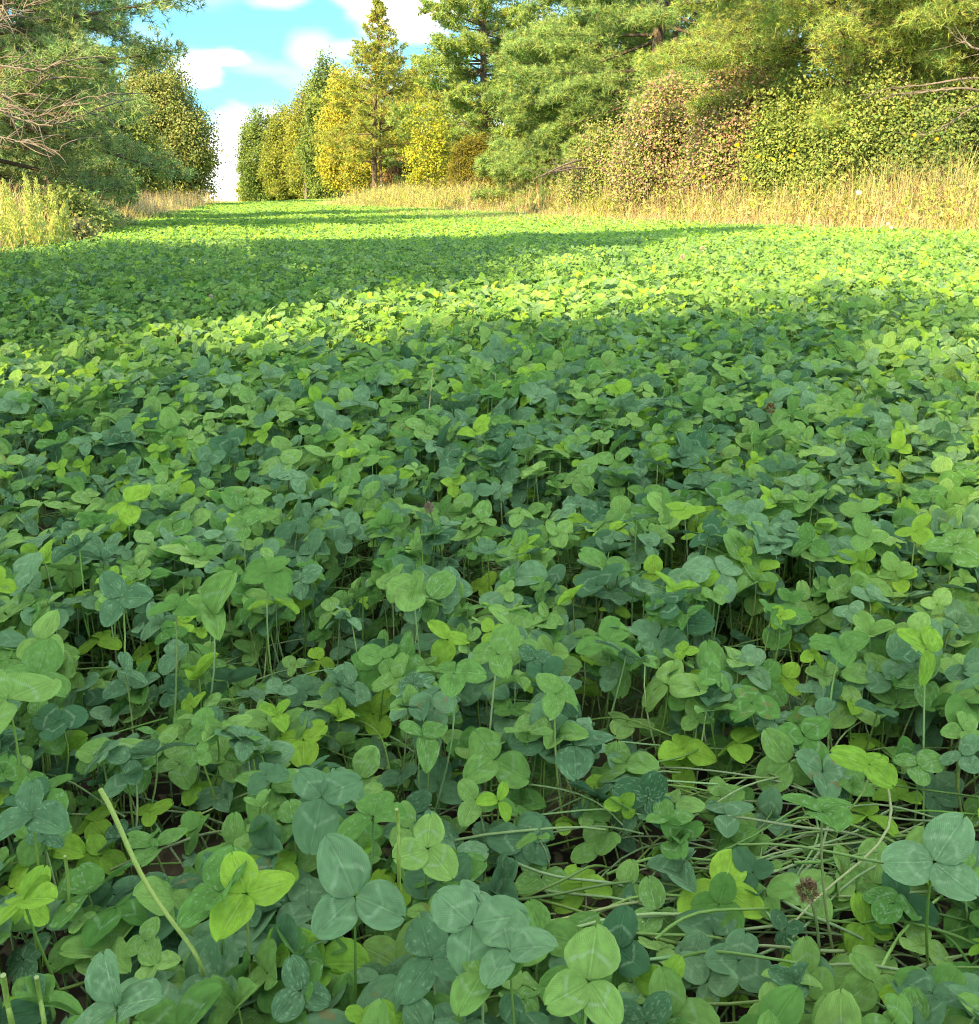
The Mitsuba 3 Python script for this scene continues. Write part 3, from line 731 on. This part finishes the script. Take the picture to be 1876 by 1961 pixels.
pine('pine_tree', 'yellow green young pine filling the gap behind the slender sapling', b, top_at(800, 205, 60) - b[2], 2.4, 0.6, PINE_Y[:3] + PINE_R[:1], 64, whorl=0.45, per=7, tuft=9, length=0.22, width=0.02, trunk_r=0.08, rise=0.4, droop=0.1)
b = spot(1135, 33)
pine('pine_tree', 'broad soft green pine with boughs sweeping down to the dry grass', b, 13.5, 3.5, 0.3, PINE_R, 65, whorl=0.45, per=8, tuft=10, length=0.16, width=0.0095, trunk_r=0.2, rise=0.15, droop=0.25, dense=2.0)
b = spot(1243, 29)
pine('pine_tree', 'pine with dark bare double trunk showing above the pinkish shrub', b, 13.5, 3.2, 2.4, PINE_R, 66, whorl=0.6, per=6, tuft=10, length=0.16, width=0.008, trunk_r=0.2, rise=0.15, droop=0.3, thin=0.15, dense=1.8)
k_ = 'pine_tree_005__trunk_001'
tr = trunk_path(b + np.array([0.42, 0.5, 0]), 9, (0.02, 0), np.random.default_rng(9)); v, f = tubes(tr[None], np.linspace(0.13, 0.05, 10)[None], 7); put(k_, (v, f), 'bark', True)
b = spot(1610, 22)
pine('pine_tree', 'bright yellow green pine whose boughs hang over the shrubs at the upper right', b, 12, 4.1, 2.75, PINE_Y, 67, whorl=0.40, per=8, tuft=10, length=0.14, width=0.006, trunk_r=0.18, rise=0.12, droop=0.18, dense=2.1)
b = spot(2010, 19.5)
pine('pine_tree', 'yellow green pine at the right edge with bare lower branches', b, 11.5, 3.8, 2.2, PINE_Y, 68, whorl=0.42, per=8, tuft=10, length=0.13, width=0.006, trunk_r=0.17, rise=0.12, droop=0.2, dense=2.0)
nb = 0
for z_, Y, pts in ((1.55, 16.6, ((1876, 172), (1800, 173), (1748, 177), (1685, 190))), (1.75, 17.1, ((1880, 150), (1790, 160), (1720, 168), (1668, 184))), (2.0, 16.3, ((1890, 100), (1850, 82), (1817, 60))), (1.2, 17.0, ((1900, 205), (1850, 215), (1800, 245), (1760, 262)))):
    p = np.array([b + np.array([0, 0, z_])] + [at_depth(x_, y_, Y) for x_, y_ in pts])
    p = CubicSpline(np.arange(len(p)), p)(np.linspace(0, len(p) - 1, 22)) + rb.normal(0, 0.008, (22, 3))
    v, f = tubes(p[None], np.linspace(0.026, 0.004, 22)[None], 6)
    bk = 'pine_tree_007__dead_branch' + ('' if nb == 0 else f'_{nb:03d}'); nb += 1
    put(bk, (v, f), 'grey_wood', True)
    tp = []
    for _ in range(14):
        i = rb.integers(6, 21); d = unit(p[i] - p[i - 1]); L = rb.uniform(0.15, 0.55)
        e = p[i] + L * unit(d + rb.normal(0, 0.45, 3)); tp.append(bezier(p[i], 0.5 * (p[i] + e) + rb.normal(0, 0.03, 3), e, 5)[0])
    v, f = tubes(np.array(tp), np.linspace(0.007, 0.002, 5)[None], 4); put(bk + '__twigs', (v, f), 'grey_wood', True); tag(bk + '__twigs', kind='stuff')
for px, Y, top, rx, lab in ((552, 92, 196, 2.2, 'behind the small round green tree'), (606, 88, 150, 2.4, 'behind the slim yellowing tree'), (690, 84, 118, 2.6, 'behind the golden yellow tree'), (765, 80, 105, 2.8, 'behind the sparse conifer'), (850, 72, 70, 3.2, 'behind the yellow green sapling')):
    far_tree(px, Y, top, rx, OLIVE + GREEN[:1], 60 + px, 'leafy olive green tree of the far treeline standing ' + lab, tips=460, per=60, size=0.16, spread=0.36, trunk_r=0.16, z0=0.2)
far_tree(985, 66, 285, 2.6, OLIVE, 1051, 'low bushy tree filling the gap under the boughs between juniper and soft green pine', tips=300, per=44, size=0.18, spread=0.34, trunk_r=0.08, z0=0.0)
# woods behind
DARK = [[0.10, 0.17, 0.05], [0.14, 0.22, 0.06], [0.18, 0.25, 0.06]]
for px, Y, top, rx, lab in ((1010, 58.88, -120, 3.0, 'tall green tree in the wood behind the airy pine'), (1180, 46.08, -160, 2.8, 'tall green tree in the wood behind the broad soft pine'), (1340, 39.68, -200, 2.8, 'dark tree in the wood behind the bare double trunk'),
                            (1500, 37.12, -200, 2.8, 'dark tree in the wood behind the bright overhanging pine'), (1700, 33.28, -200, 2.8, 'dark tree in the wood deep behind the yellow green shrub'), (1890, 30.72, -200, 2.6, 'dark tree in the wood behind the pine at the right edge'), (1100, 53.76, 60, 2.2, 'leafy yellow green tree behind the tips of the airy pine')):
    far_tree(px, Y, top, rx, DARK if px != 1100 else OLIVE, 70 + px, lab, tips=330, per=44, size=0.15, spread=0.30, trunk_r=0.18, z0=0.4)
# shrubs along the right edge
PINK = [[0.44, 0.27, 0.23], [0.36, 0.44, 0.15], [0.50, 0.35, 0.30], [0.30, 0.40, 0.12], [0.38, 0.46, 0.16], [0.34, 0.45, 0.13], [0.54, 0.45, 0.38]]
HONEY = [[0.35, 0.46, 0.13], [0.28, 0.40, 0.12], [0.43, 0.51, 0.17], [0.22, 0.34, 0.11]]
for px, Y, top, rx, H_, cols_, seed_, lab in ((1160, 27.5, 238, 1.0, 0, PINK[1:] + HONEY, 81, 'low pinkish green shrub at the left end of the thicket'), (1270, 24.6, 152, 1.25, 0, PINK, 82, 'pinkish leaved shrub in front of the bare double trunk'), (1395, 22.4, 108, 1.05, 0, PINK + PINK[:1] + HONEY[:1], 83, 'tall pink tinged shrub around the dead sapling'),
                                              (1530, 21.2, 135, 1.2, 0, HONEY, 84, 'yellow green shrub in the middle of the thicket under the overhanging pine'), (1650, 19.8, 140, 1.15, 0, HONEY, 85, 'bright leafy shrub beside the bare lower branches'), (1800, 18.6, 165, 1.25, 0, [[0.18, 0.30, 0.10], [0.25, 0.36, 0.12], [0.32, 0.40, 0.12]], 86, 'dark green glossy shrub at the right edge')):
    b = spot(px, Y)
    bush('shrub', lab, b, rx, 1.1, top_at(px, top, Y) - b[2], cols_, seed_, tips=560, per=64, size=0.066, spread=0.20, stems=12, lumpy=0.95)
key = name('dead_sapling'); tag(key, 'thin grey dead sapling standing up out of the pink tinged shrub', 'dead sapling')
p = np.array([spot(1368, 22.6), at_depth(1364, 147, 22.6), at_depth(1358, 110, 22.6), at_depth(1350, 70, 22.6)])
v, f = tubes(CubicSpline(np.arange(4), p)(np.linspace(0, 3, 14))[None], np.linspace(0.022, 0.008, 14)[None], 6); put(key + '__stem', (v, f), 'grey_wood', True)
v, f = tubes(bezier(at_depth(1363, 138, 22.6), at_depth(1380, 112, 22.6), at_depth(1404, 98, 22.5), 8), np.linspace(0.012, 0.005, 8)[None], 5); put(key + '__branch', (v, f), 'grey_wood', True)
for i, (x0, y0, x1, y1) in enumerate(((1020, 344, 1100, 318), (1040, 336, 1112, 306), (1062, 330, 1130, 322))):
    key = name('fallen_branch')
    tag(key, ['long grey fallen branch lying lowest in front of the soft green pine', 'grey fallen branch lying topmost in front of the soft green pine', 'short grey fallen branch lying nearest to the low pinkish shrub'][i], 'fallen branch')
    a, e = at_depth(x0, y0, 25.5 + 0.2 * i), at_depth(x1, y1, 26.8)
    p = bezier(a, 0.5 * (a + e) + np.array([0, 0, 0.08]), e, 10)[0]
    v, f = tubes(p[None], np.linspace(0.012, 0.035, 10)[None], 6); put(key + '__limb', (v, f), 'grey_wood', True)
    tp = [bezier(p[j], p[j] + rb.normal(0, 0.12, 3), p[j] + unit(rb.normal(0, 1, 3) + np.array([-0.8, 0, -0.2])) * 0.5, 5)[0] for j in rb.integers(1, 9, 9)]
    v, f = tubes(np.array(tp), np.linspace(0.010, 0.003, 5)[None], 4); put(key + '__twigs', (v, f), 'grey_wood', True); tag(key + '__twigs', kind='stuff')

# the treeline goes on beside and behind the photographer and shades the clover in front
pine('pine_tree', 'pine of the left treeline beside the photographer', np.array([-4.45, 2.75, 0.0]), 9.6, 2.3, 1.0, PINE_L, 91, whorl=0.45, per=8, tuft=9, length=0.2, width=0.024, trunk_r=0.15, dense=1.6)
SH, SP = np.array([math.sin(SUN_AZ + math.pi), math.cos(SUN_AZ + math.pi)]), np.array([-math.cos(SUN_AZ), math.sin(SUN_AZ)])
for i, (pp, dd, H_, r_) in enumerate(((-3.2, 13.6, 10.8, 1.9), (-0.9, 14.4, 11.2, 2.0), (1.2, 13.8, 10.8, 2.0), (3.3, 14.2, 10.6, 2.0))):
    x, y = pp * SP - dd * SH
    broadleaf('broadleaf_tree', f'leafy tree of the treeline behind the photographer, {ORD[i]} from pine', 'tree', np.array([x, y, 0.0]), H_, r_, 2.0, GREEN, 95 + i, tips=560, per=46, size=0.17, spread=0.24, trunk_r=0.15)

# ------------------------------------------------------------------ dry grass and weeds
def blades(x, y, H, rng, colours, width=0.004, bend_=0.35, K=4):
    M = len(x)
    a = rng.uniform(0, 6.283, M); d = np.stack([np.cos(a), np.sin(a), np.zeros(M)], 1)
    z = height(x, y)
    root_ = np.stack([x, y, z - 0.01], 1)
    tip = root_ + np.array([0, 0, 1.0]) * H[:, None] + d * (H * rng.uniform(0.05, bend_, M) * 2)[:, None]
    mid = root_ + np.array([0, 0, 0.62]) * H[:, None] + d * (H * 0.06)[:, None]
    pth = bezier(root_, mid, tip, K)
    s = np.stack([-d[:, 1], d[:, 0], np.zeros(M)], 1)
    w = width * np.linspace(1, 0.15, K)[None, :, None] * rng.uniform(0.7, 1.4, (M, 1, 1))
    v = np.stack([pth - s[:, None] * w, pth + s[:, None] * w], 2).reshape(-1, 3)
    i = np.arange(K - 1) * 2
    f = np.concatenate([np.stack([i, i + 1, i + 3], 1), np.stack([i, i + 3, i + 2], 1)])
    f = (f[None] + (np.arange(M) * K * 2)[:, None, None]).reshape(-1, 3)
    return v, f, np.repeat(shade(colours, rng, M, 0.2), K * 2, 0)


STRAW = [[0.58, 0.47, 0.31], [0.66, 0.55, 0.38], [0.48, 0.42, 0.23], [0.55, 0.39, 0.28], [0.42, 0.47, 0.19], [0.62, 0.50, 0.37]]
WEEDY = [[0.38, 0.46, 0.12], [0.48, 0.52, 0.15], [0.30, 0.40, 0.12], [0.54, 0.50, 0.24]]
rg = np.random.default_rng(77)
acc = Acc()
n = 34000
y = 9.5 + 58 * rg.random(n) ** 1.8
u = rg.random(n)
off_ = u ** 1.1 * (1.9 + 0.055 * y)
rag = meshkit.fbm(np.stack([y * 0.9, y * 0, y * 0], 1), 3, seed=12) - 0.5                        # the margin wanders
x = edge_x(EDGE_R, y) - 0.10 + 1.1 * rag + off_ + rg.normal(0, 0.16, n)
clump = meshkit.fbm(np.stack([x * 1.6, y * 0.8, x * 0], 1), 4, seed=8)
H_ = (0.14 + 0.66 * np.clip(off_ / 1.9, 0, 1) ** 0.9) * rg.uniform(0.45, 1.2, n) * np.clip(0.25 + 1.6 * clump, 0.4, 1.7)
keep = (np.abs(x) < 0.85 * y) & (rg.random(n) < 0.45 + 1.1 * clump)
g_ = meshkit.fbm(np.stack([x * 0.8 + 9, y * 0.5, x * 0], 1), 3, seed=19) + 0.16 * (off_ / 1.5 - 0.8) + rg.normal(0, 0.10, n) > 0.52
for m_, cols_, w_ in ((keep & ~g_, STRAW, 0.005), (keep & g_, WEEDY + STRAW[:1], 0.008)):
    acc.add(*blades(x[m_], y[m_], H_[m_], rg, cols_, w_, 0.6))
n = 2600
y = 9 + 40 * rg.random(n) ** 1.5; x = edge_x(EDGE_R, y) + 0.4 - 2.6 * rg.random(n) ** 1.8 * (0.4 + 1.2 * meshkit.fbm(np.stack([y * 0.7, y * 0, y * 0], 1), 3, seed=33))
acc.add(*blades(x, y, 0.12 + 0.20 * rg.random(n), rg, STRAW + WEEDY[:2], 0.005, 0.5))
acc.put('dry_grass__blades', 'foliage_skin')
tag('dry_grass', 'tall straw coloured grass along the right edge of the clover below the thicket', 'grass', kind='stuff'); tag('dry_grass__blades', kind='stuff')
acc = Acc()
n = 15000
y = 5.6 + 44 * rg.random(n) ** 1.7
off_ = rg.random(n) * (1.3 + 0.03 * y)
x = edge_x(EDGE_L, y) + 0.12 - off_ + rg.normal(0, 0.08, n)
H_ = (0.18 + 0.46 * np.clip(off_ / 1.0, 0, 1)) * rg.uniform(0.55, 1.25, n)
acc.add(*blades(x, y, H_, rg, STRAW + WEEDY[:2], 0.005))
acc.put('rough_grass__blades', 'foliage_skin')
tag('rough_grass', 'rough straw and green grass along the left edge of the clover', 'grass', kind='stuff'); tag('rough_grass__blades', kind='stuff')
# grass that has come up in the clover itself: a few green blades everywhere, and a thin dry patch behind the long shadow
acc = Acc()
n = 2600
y = 1.5 + 40 * rg.random(n) ** 1.7; x = edge_x(EDGE_L, y) + (edge_x(EDGE_R, y) - edge_x(EDGE_L, y)) * rg.random(n)
m_ = (np.abs(x) < 0.62 * y) & (meshkit.fbm(np.stack([x * 0.9, y * 0.5, x * 0], 1), 3, seed=44) > 0.50)
acc.add(*blades(x[m_], y[m_], rg.uniform(0.13, 0.24, m_.sum()), rg, WEEDY + [[0.30, 0.44, 0.12], [0.25, 0.40, 0.10]], 0.0022, 0.7))
n = 2400
y = rg.uniform(17, 29, n); x = edge_x(EDGE_R, y) - 3.6 * rg.random(n) ** 0.8
acc.add(*blades(x, y, rg.uniform(0.13, 0.25, n), rg, STRAW + WEEDY[:1], 0.005, 0.6))
acc.put('field_grass__blades', 'foliage_skin')
tag('field_grass', 'thin blades of grass coming up through the clover', 'grass', kind='stuff'); tag('field_grass__blades', kind='stuff')
# leafy weeds among the grass
acc = Acc()
n = 3200
y = 12 + 44 * rg.random(n) ** 1.6; off_ = 0.5 + rg.random(n) ** 0.8 * (1.7 + 0.06 * y)
x = edge_x(EDGE_R, y) + off_
z = height(x, y)
H_ = rg.uniform(0.25, 0.60, n) * (0.7 + 0.5 * np.clip(off_ - 0.5, 0, 1.6))
stem = bezier(np.stack([x, y, z], 1), np.stack([x, y, z + H_ * 0.5], 1) + rg.normal(0, 0.03, (n, 3)), np.stack([x, y, z + H_], 1) + rg.normal(0, 0.06, (n, 3)), 4)
v, f = tubes(stem, np.linspace(0.006, 0.003, 4)[None], 3); acc.add(v, f, np.repeat(shade(WEEDY + STRAW, rg, n), 12, 0))
tt = rg.uniform(0.25, 1.0, (n, 22))
q = np.stack([[np.interp(tt[i], np.linspace(0, 1, 4), stem[i, :, c]) for c in range(3)] for i in range(n)]).transpose(0, 2, 1).reshape(-1, 3)
d = unit(rg.normal(0, 1, q.shape) + np.array([0, 0, 0.5]))
L = rg.uniform(0.04, 0.11, len(q))
v, f = leaf_quads(q, d, unit(rg.normal(0, 0.6, q.shape) + np.array([0, 0, 1.0])), L, L * 0.22)
acc.add(v, f, np.repeat(np.repeat(shade(WEEDY, rg, n), 22, 0), 4, 0))
acc.put('weeds__shoots', 'foliage_skin')
tag('weeds', 'tangled green weeds growing through the dry grass under the right thicket', 'weeds', kind='stuff'); tag('weeds__shoots', kind='stuff')


def spike_weed(p, H, rng, label, group=None):
    key = name('tall_weed'); tag(key, label, 'weed', group)
    top = p + np.array([rng.normal(0, 0.06), rng.normal(0, 0.06), H])
    st = bezier(p, 0.5 * (p + top) + rng.normal(0, 0.02, 3), top, 8)
    v, f = tubes(st, np.linspace(0.006, 0.0025, 8)[None], 5); put(key + '__stem', (v, f), 'stalk_skin', True, color=np.broadcast_to([0.26, 0.34, 0.10], (len(v), 3)))
    t = rng.uniform(0.03, 0.98, 520)
    q = np.stack([np.interp(t, np.linspace(0, 1, 8), st[0, :, c]) for c in range(3)], 1)
    a = rng.uniform(0, 6.28, 520); rad = 0.008 + 0.055 * np.sin(math.pi * t ** 0.6) * rng.random(520)
    o = np.stack([np.cos(a), np.sin(a), np.zeros(520)], 1)
    q = q + o * rad[:, None]
    L = 0.018 + 0.035 * (1 - t)
    v, f = leaf_quads(q, unit(o * 0.6 + np.array([0, 0, 1.2]) + rng.normal(0, 0.25, q.shape)), unit(rng.normal(0, 0.6, q.shape) + np.array([0, 0, 1.0])), L, L * 0.25)
    acc = Acc(); acc.add(v, f, np.repeat(shade([[0.50, 0.60, 0.18], [0.42, 0.54, 0.16], [0.60, 0.62, 0.24]], rng, 520), 4, 0)); acc.put(key + '__foliage', 'foliage_skin'); tag(key + '__foliage', kind='stuff')


tops = [(4, 378, 8.4), (20, 352, 8.9), (36, 340, 9.2), (48, 326, 9.5), (57, 345, 9.0), (70, 338, 9.6), (82, 372, 9.2), (95, 352, 9.9), (108, 380, 9.8), (30, 392, 8.4), (13, 400, 8.2), (121, 398, 10.0), (63, 398, 8.6), (90, 408, 8.9)]
ws = sorted(tops)
for i, (px, py, Y) in enumerate(ws):
    base_ = spot(px, Y); H_ = top_at(px, py, Y) - base_[2]
    spike_weed(base_, H_, rg, f'pale yellow green weed spike at the left edge of the field, {ORD[i]} from left', 'pale weed spikes at the left edge')


def flower(kind, px, py, Y, label, colour, rng, petals=11, size=0.03, group=None, disc=(0.30, 0.16, 0.02), umbel=False):
    key = name(kind); tag(key, label, 'flower', group)
    head = at_depth(px, py, Y); base_ = np.array([head[0] + 0.05, Y + 0.05, float(height(head[0], Y))])
    v, f = tubes(bezier(base_, 0.5 * (base_ + head) + np.array([0.03, 0, 0]), head, 8), np.linspace(0.004, 0.002, 8)[None], 5)
    put(key + '__stem', (v, f), 'stalk_skin', True, color=np.broadcast_to([0.20, 0.30, 0.08], (len(v), 3)))
    face = unit(np.array([-0.2, -0.8, 0.5])); e1 = unit(np.cross(face, [0, 0, 1.0])); e2 = np.cross(face, e1)
    if umbel:
        n_ = 60; r = np.sqrt(rng.random(n_)) * size; a = rng.uniform(0, 6.28, n_)
        q = head + (np.cos(a) * r)[:, None] * e1 + (np.sin(a) * r)[:, None] * e2
        v, f = leaf_quads(q, unit(e1 + rng.normal(0, 1, q.shape)), np.tile(face, (n_, 1)) + rng.normal(0, 0.2, q.shape), np.full(n_, size * 0.45), np.full(n_, size * 0.2))
    else:
        a = np.arange(petals) * 6.283 / petals
        d = np.cos(a)[:, None] * e1 + np.sin(a)[:, None] * e2
        v, f = leaf_quads(np.tile(head, (petals, 1)), d + rng.normal(0, 0.08, d.shape), np.tile(face, (petals, 1)), np.full(petals, size), np.full(petals, size * 0.22))
    put(key + '__petals', (v, f), 'foliage_skin', False, color=shade([colour], rng, len(v), 0.1)); tag(key + '__petals', kind='stuff')
    import trimesh
    m_ = trimesh.creation.icosphere(2, size * 0.3); put(key + '__disc', (m_.vertices + head, m_.faces), 'stalk_skin', True, color=np.broadcast_to(disc, (len(m_.vertices), 3)))


for i, (px, py) in enumerate(((1348, 338), (1413, 277), (1453, 299), (1483, 306), (1515, 299), (1521, 288), (1424, 342), (1752, 258), (1795, 266))):
    flower('yellow_flower', px, py, 16.2 + 0.1 * i, f'yellow daisy-like flower in the tall grass below the thicket, {ORD[i]} of nine', (0.72, 0.44, 0.01), rg, size=0.036, group='yellow flowers in the tall grass')
flower('white_flower', 1646, 368, 14.2, 'large white flat flower head in the dry grass, highest of the white ones', (0.8, 0.8, 0.78), rg, size=0.035, umbel=True, disc=(0.6, 0.62, 0.5))
flower('white_flower', 1702, 428, 13.4, 'small white flower at the lower edge of the dry grass, left of its pair', (0.8, 0.8, 0.78), rg, size=0.022, umbel=True, disc=(0.6, 0.62, 0.5))
flower('white_flower', 1708, 435, 13.3, 'small white flower at the lower edge of the dry grass, right of its pair', (0.8, 0.8, 0.78), rg, size=0.022, umbel=True, disc=(0.6, 0.62, 0.5))


# a thick cut stem, short stubs, and the leaves of other weeds in the clover
def stem_thing(kind, foot, pts, Ys, r0, r1, label, colour):
    key = name(kind); tag(key, label, 'stem')
    p = np.array([on_ground(*foot) - np.array([0, 0, 0.003])] + [at_depth(a, b_, Y) for (a, b_), Y in zip(pts, Ys)])
    p = CubicSpline(np.arange(len(p)), p)(np.linspace(0, len(p) - 1, 18))
    v, f = tubes(p[None], np.linspace(r0, r1, 18)[None], 9)
    e = len(v) - 9
    put(key + '__shaft', (v, f), 'stalk_skin', True, color=colour * (1 + 0.25 * (meshkit.fbm(v * np.array([900, 900, 120]), 2) - 0.5))[:, None])
    cap = np.vstack([v[e:], p[-1:]])
    put(key + '__cut_face', (cap, np.array([[i, (i + 1) % 9, 9] for i in range(9)])), 'stalk_skin', False, color=np.broadcast_to([0.30, 0.38, 0.14], (10, 3)))


stem_thing('cut_stem', (420, 1975), ((385, 1850), (345, 1785), (282, 1695), (236, 1600), (192, 1512)), (0.452, 0.465, 0.49, 0.505, 0.52), np.float64(0.0011), 0.0016, 'thick pale clover stem cut off at its top, leaning across the leaves at lower left', np.array([0.27, 0.39, 0.08]))
stem_thing('cut_stem', (60, 2150), ((26, 1975), (16, 1930), (6, 1868)), (0.40, 0.40, 0.395), 0.0016, 0.0014, 'short upright cut stub at the lower left corner', np.array([0.24, 0.37, 0.07]))
stem_thing('cut_stem', (110, 2120), ((88, 1980), (80, 1930), (70, 1872)), (0.40, 0.405, 0.405), 0.0013, 0.0012, 'thin upright cut stub beside the corner stub', np.array([0.22, 0.35, 0.07]))
stem_thing('cut_stem', (140, 1850), ((133, 1765), (131, 1700), (124, 1640)), (0.52, 0.52, 0.52), 0.0011, 0.0010, 'thin straight stub standing between the leaves at left', np.array([0.22, 0.35, 0.07]))
stem_thing('cut_stem', (775, 1830), ((765, 1700), (764, 1610), (760, 1550)), (0.50, 0.50, 0.50), 0.0013, 0.0011, 'straight yellow green stub standing in the middle of the front leaves', np.array([0.26, 0.39, 0.07]))


def weed_leaf(kind, mid_px, Y, outline, nrm, turn, size, label, tp, seed):
    key = name(kind); tag(key, label, 'weed leaf')
    c0 = at_depth(*mid_px, Y)
    nrm = unit(np.array(nrm, float)); e1 = unit(np.cross([0, 1.0, 0.2], nrm)); e2 = np.cross(nrm, e1)
    ang, rad = outline
    rr = np.linspace(0, 1, 9)[1:]
    A, Rr = np.meshgrid(ang + turn, rr); rad_ = np.tile(rad, (8, 1)) * Rr * size
    h = -0.25 * size * Rr ** 2 + 0.07 * size * np.cos(A * 5) * Rr + 0.04 * size * np.sin(A * 9 + Rr * 6)
    v = c0 + rad_[..., None] * (np.cos(A)[..., None] * e1 + np.sin(A)[..., None] * e2) + h[..., None] * nrm
    m = len(ang)
    v = np.vstack([v.reshape(-1, 3), c0]); f = []
    for i in range(m):
        j = (i + 1) % m
        f.append([8 * m, i, j])
        for k in range(7):
            f += [[k * m + i, (k + 1) * m + i, (k + 1) * m + j], [k * m + i, (k + 1) * m + j, k * m + j]]
    uv = np.vstack([np.stack([seed + 0.5 + 0.45 * np.sin(A * 2.5), tp + 0.05 + 0.85 * Rr], -1).reshape(-1, 2), [[seed + 0.5, tp + 0.05]]])
    put(key + '__blade', (v, np.array(f)), 'clover_leaf_skin', True, uv=uv)
    root_ = np.array([c0[0] + 0.02, c0[1] + 0.03, float(height(c0[0], c0[1]))])
    v, f = tubes(bezier(root_, 0.5 * (root_ + c0), c0, 7), np.linspace(0.0016, 0.0012, 7)[None], 6)
    put(key + '__stalk', (v, f), 'stalk_skin', True, color=np.broadcast_to([0.18, 0.30, 0.08], (len(v), 3)))


aa = np.linspace(0, 2 * math.pi, 80, endpoint=False)
weed_leaf('weed_leaf', (1789, 1316), 0.80, (aa, 0.62 + 0.30 * np.cos(aa * 5) + 0.10 * np.cos(aa * 10) + 0.05 * np.cos(aa * 15)), (-0.1, -0.45, 1), 0.4, 0.046, 'dark green lobed weed leaf lying among the clover near the edge of the trodden patch', 0, 41.0)
weed_leaf('weed_leaf', (1784, 948), 1.30, (aa, 1 / np.sqrt((np.cos(aa) / 1.0) ** 2 + (np.sin(aa) / 0.20) ** 2)), (0.05, -0.25, 1), -0.1, 0.070, 'long narrow blue green weed leaf lying flat on the clover', 0, 57.0)
weed_leaf('weed_leaf', (1600, 540), 4.2, (aa, 0.75 + 0.22 * np.cos(aa * 3)), (0.0, -0.5, 1), 0.4, 0.06, 'broad dark weed leaf rising above the clover where the shade begins', 0, 77.0)


# clover heads
def clover_head(px, py, dist_, label, colours, rng, size=0.010, kind='clover_flower'):
    key = name(kind); tag(key, label, 'clover flower')
    head = EYE + ray(px, py) * dist_
    base_ = np.array([head[0] + 0.02, head[1] + 0.02, float(height(head[0], head[1]))])
    v, f = tubes(bezier(base_, 0.5 * (base_ + head) + np.array([0.01, 0, 0.01]), head, 7), np.linspace(0.0012, 0.0009, 7)[None], 5)
    put(key + '__stalk', (v, f), 'stalk_skin', True, color=np.broadcast_to([0.20, 0.28, 0.10], (len(v), 3)))
    d = unit(rng.normal(0, 1, (150, 3)) + np.array([0, 0, 0.3])) * np.array([0.85, 0.85, 1.15])
    v, f = leaf_quads(head + d * size * 0.5, d + rng.normal(0, 0.35, d.shape) + np.array([0, 0, 0.5]), d + rng.normal(0, 0.4, d.shape), np.full(150, size * 0.42), np.full(150, size * 0.12), 0.5)
    put(key + '__florets', (v, f), 'foliage_skin', False, color=np.repeat(shade(colours, rng, 150), 4, 0)); tag(key + '__florets', kind='stuff')


BROWN, ROSE = [[0.27, 0.17, 0.06], [0.36, 0.24, 0.10], [0.18, 0.11, 0.04]], [[0.62, 0.46, 0.46], [0.58, 0.44, 0.40], [0.68, 0.58, 0.55]]
clover_head(1477, 782, 1.72, 'withered brown clover head standing among the leaves in the middle distance', BROWN, rg, 0.0105)
clover_head(1547, 1706, 0.66, 'brownish purple clover head lying low in the trodden patch', [[0.28, 0.20, 0.10], [0.38, 0.32, 0.17], [0.20, 0.14, 0.08]], rg, 0.009)
clover_head(822, 972, 1.18, 'faded tan clover head between pale stalks near the middle', [[0.40, 0.33, 0.24], [0.30, 0.22, 0.16]], rg, 0.008)
clover_head(404, 568, 3.6, 'pinkish clover blossom standing in the dappled shade on the left', ROSE, rg, 0.010)
clover_head(1346, 476, 5.8, 'pale pink clover blossom in the sunlit clover, nearest the dry grass', ROSE, rg, 0.016)
clover_head(1308, 492, 5.2, 'pale pink clover blossom at the edge of the long tree shadow', ROSE, rg, 0.016)
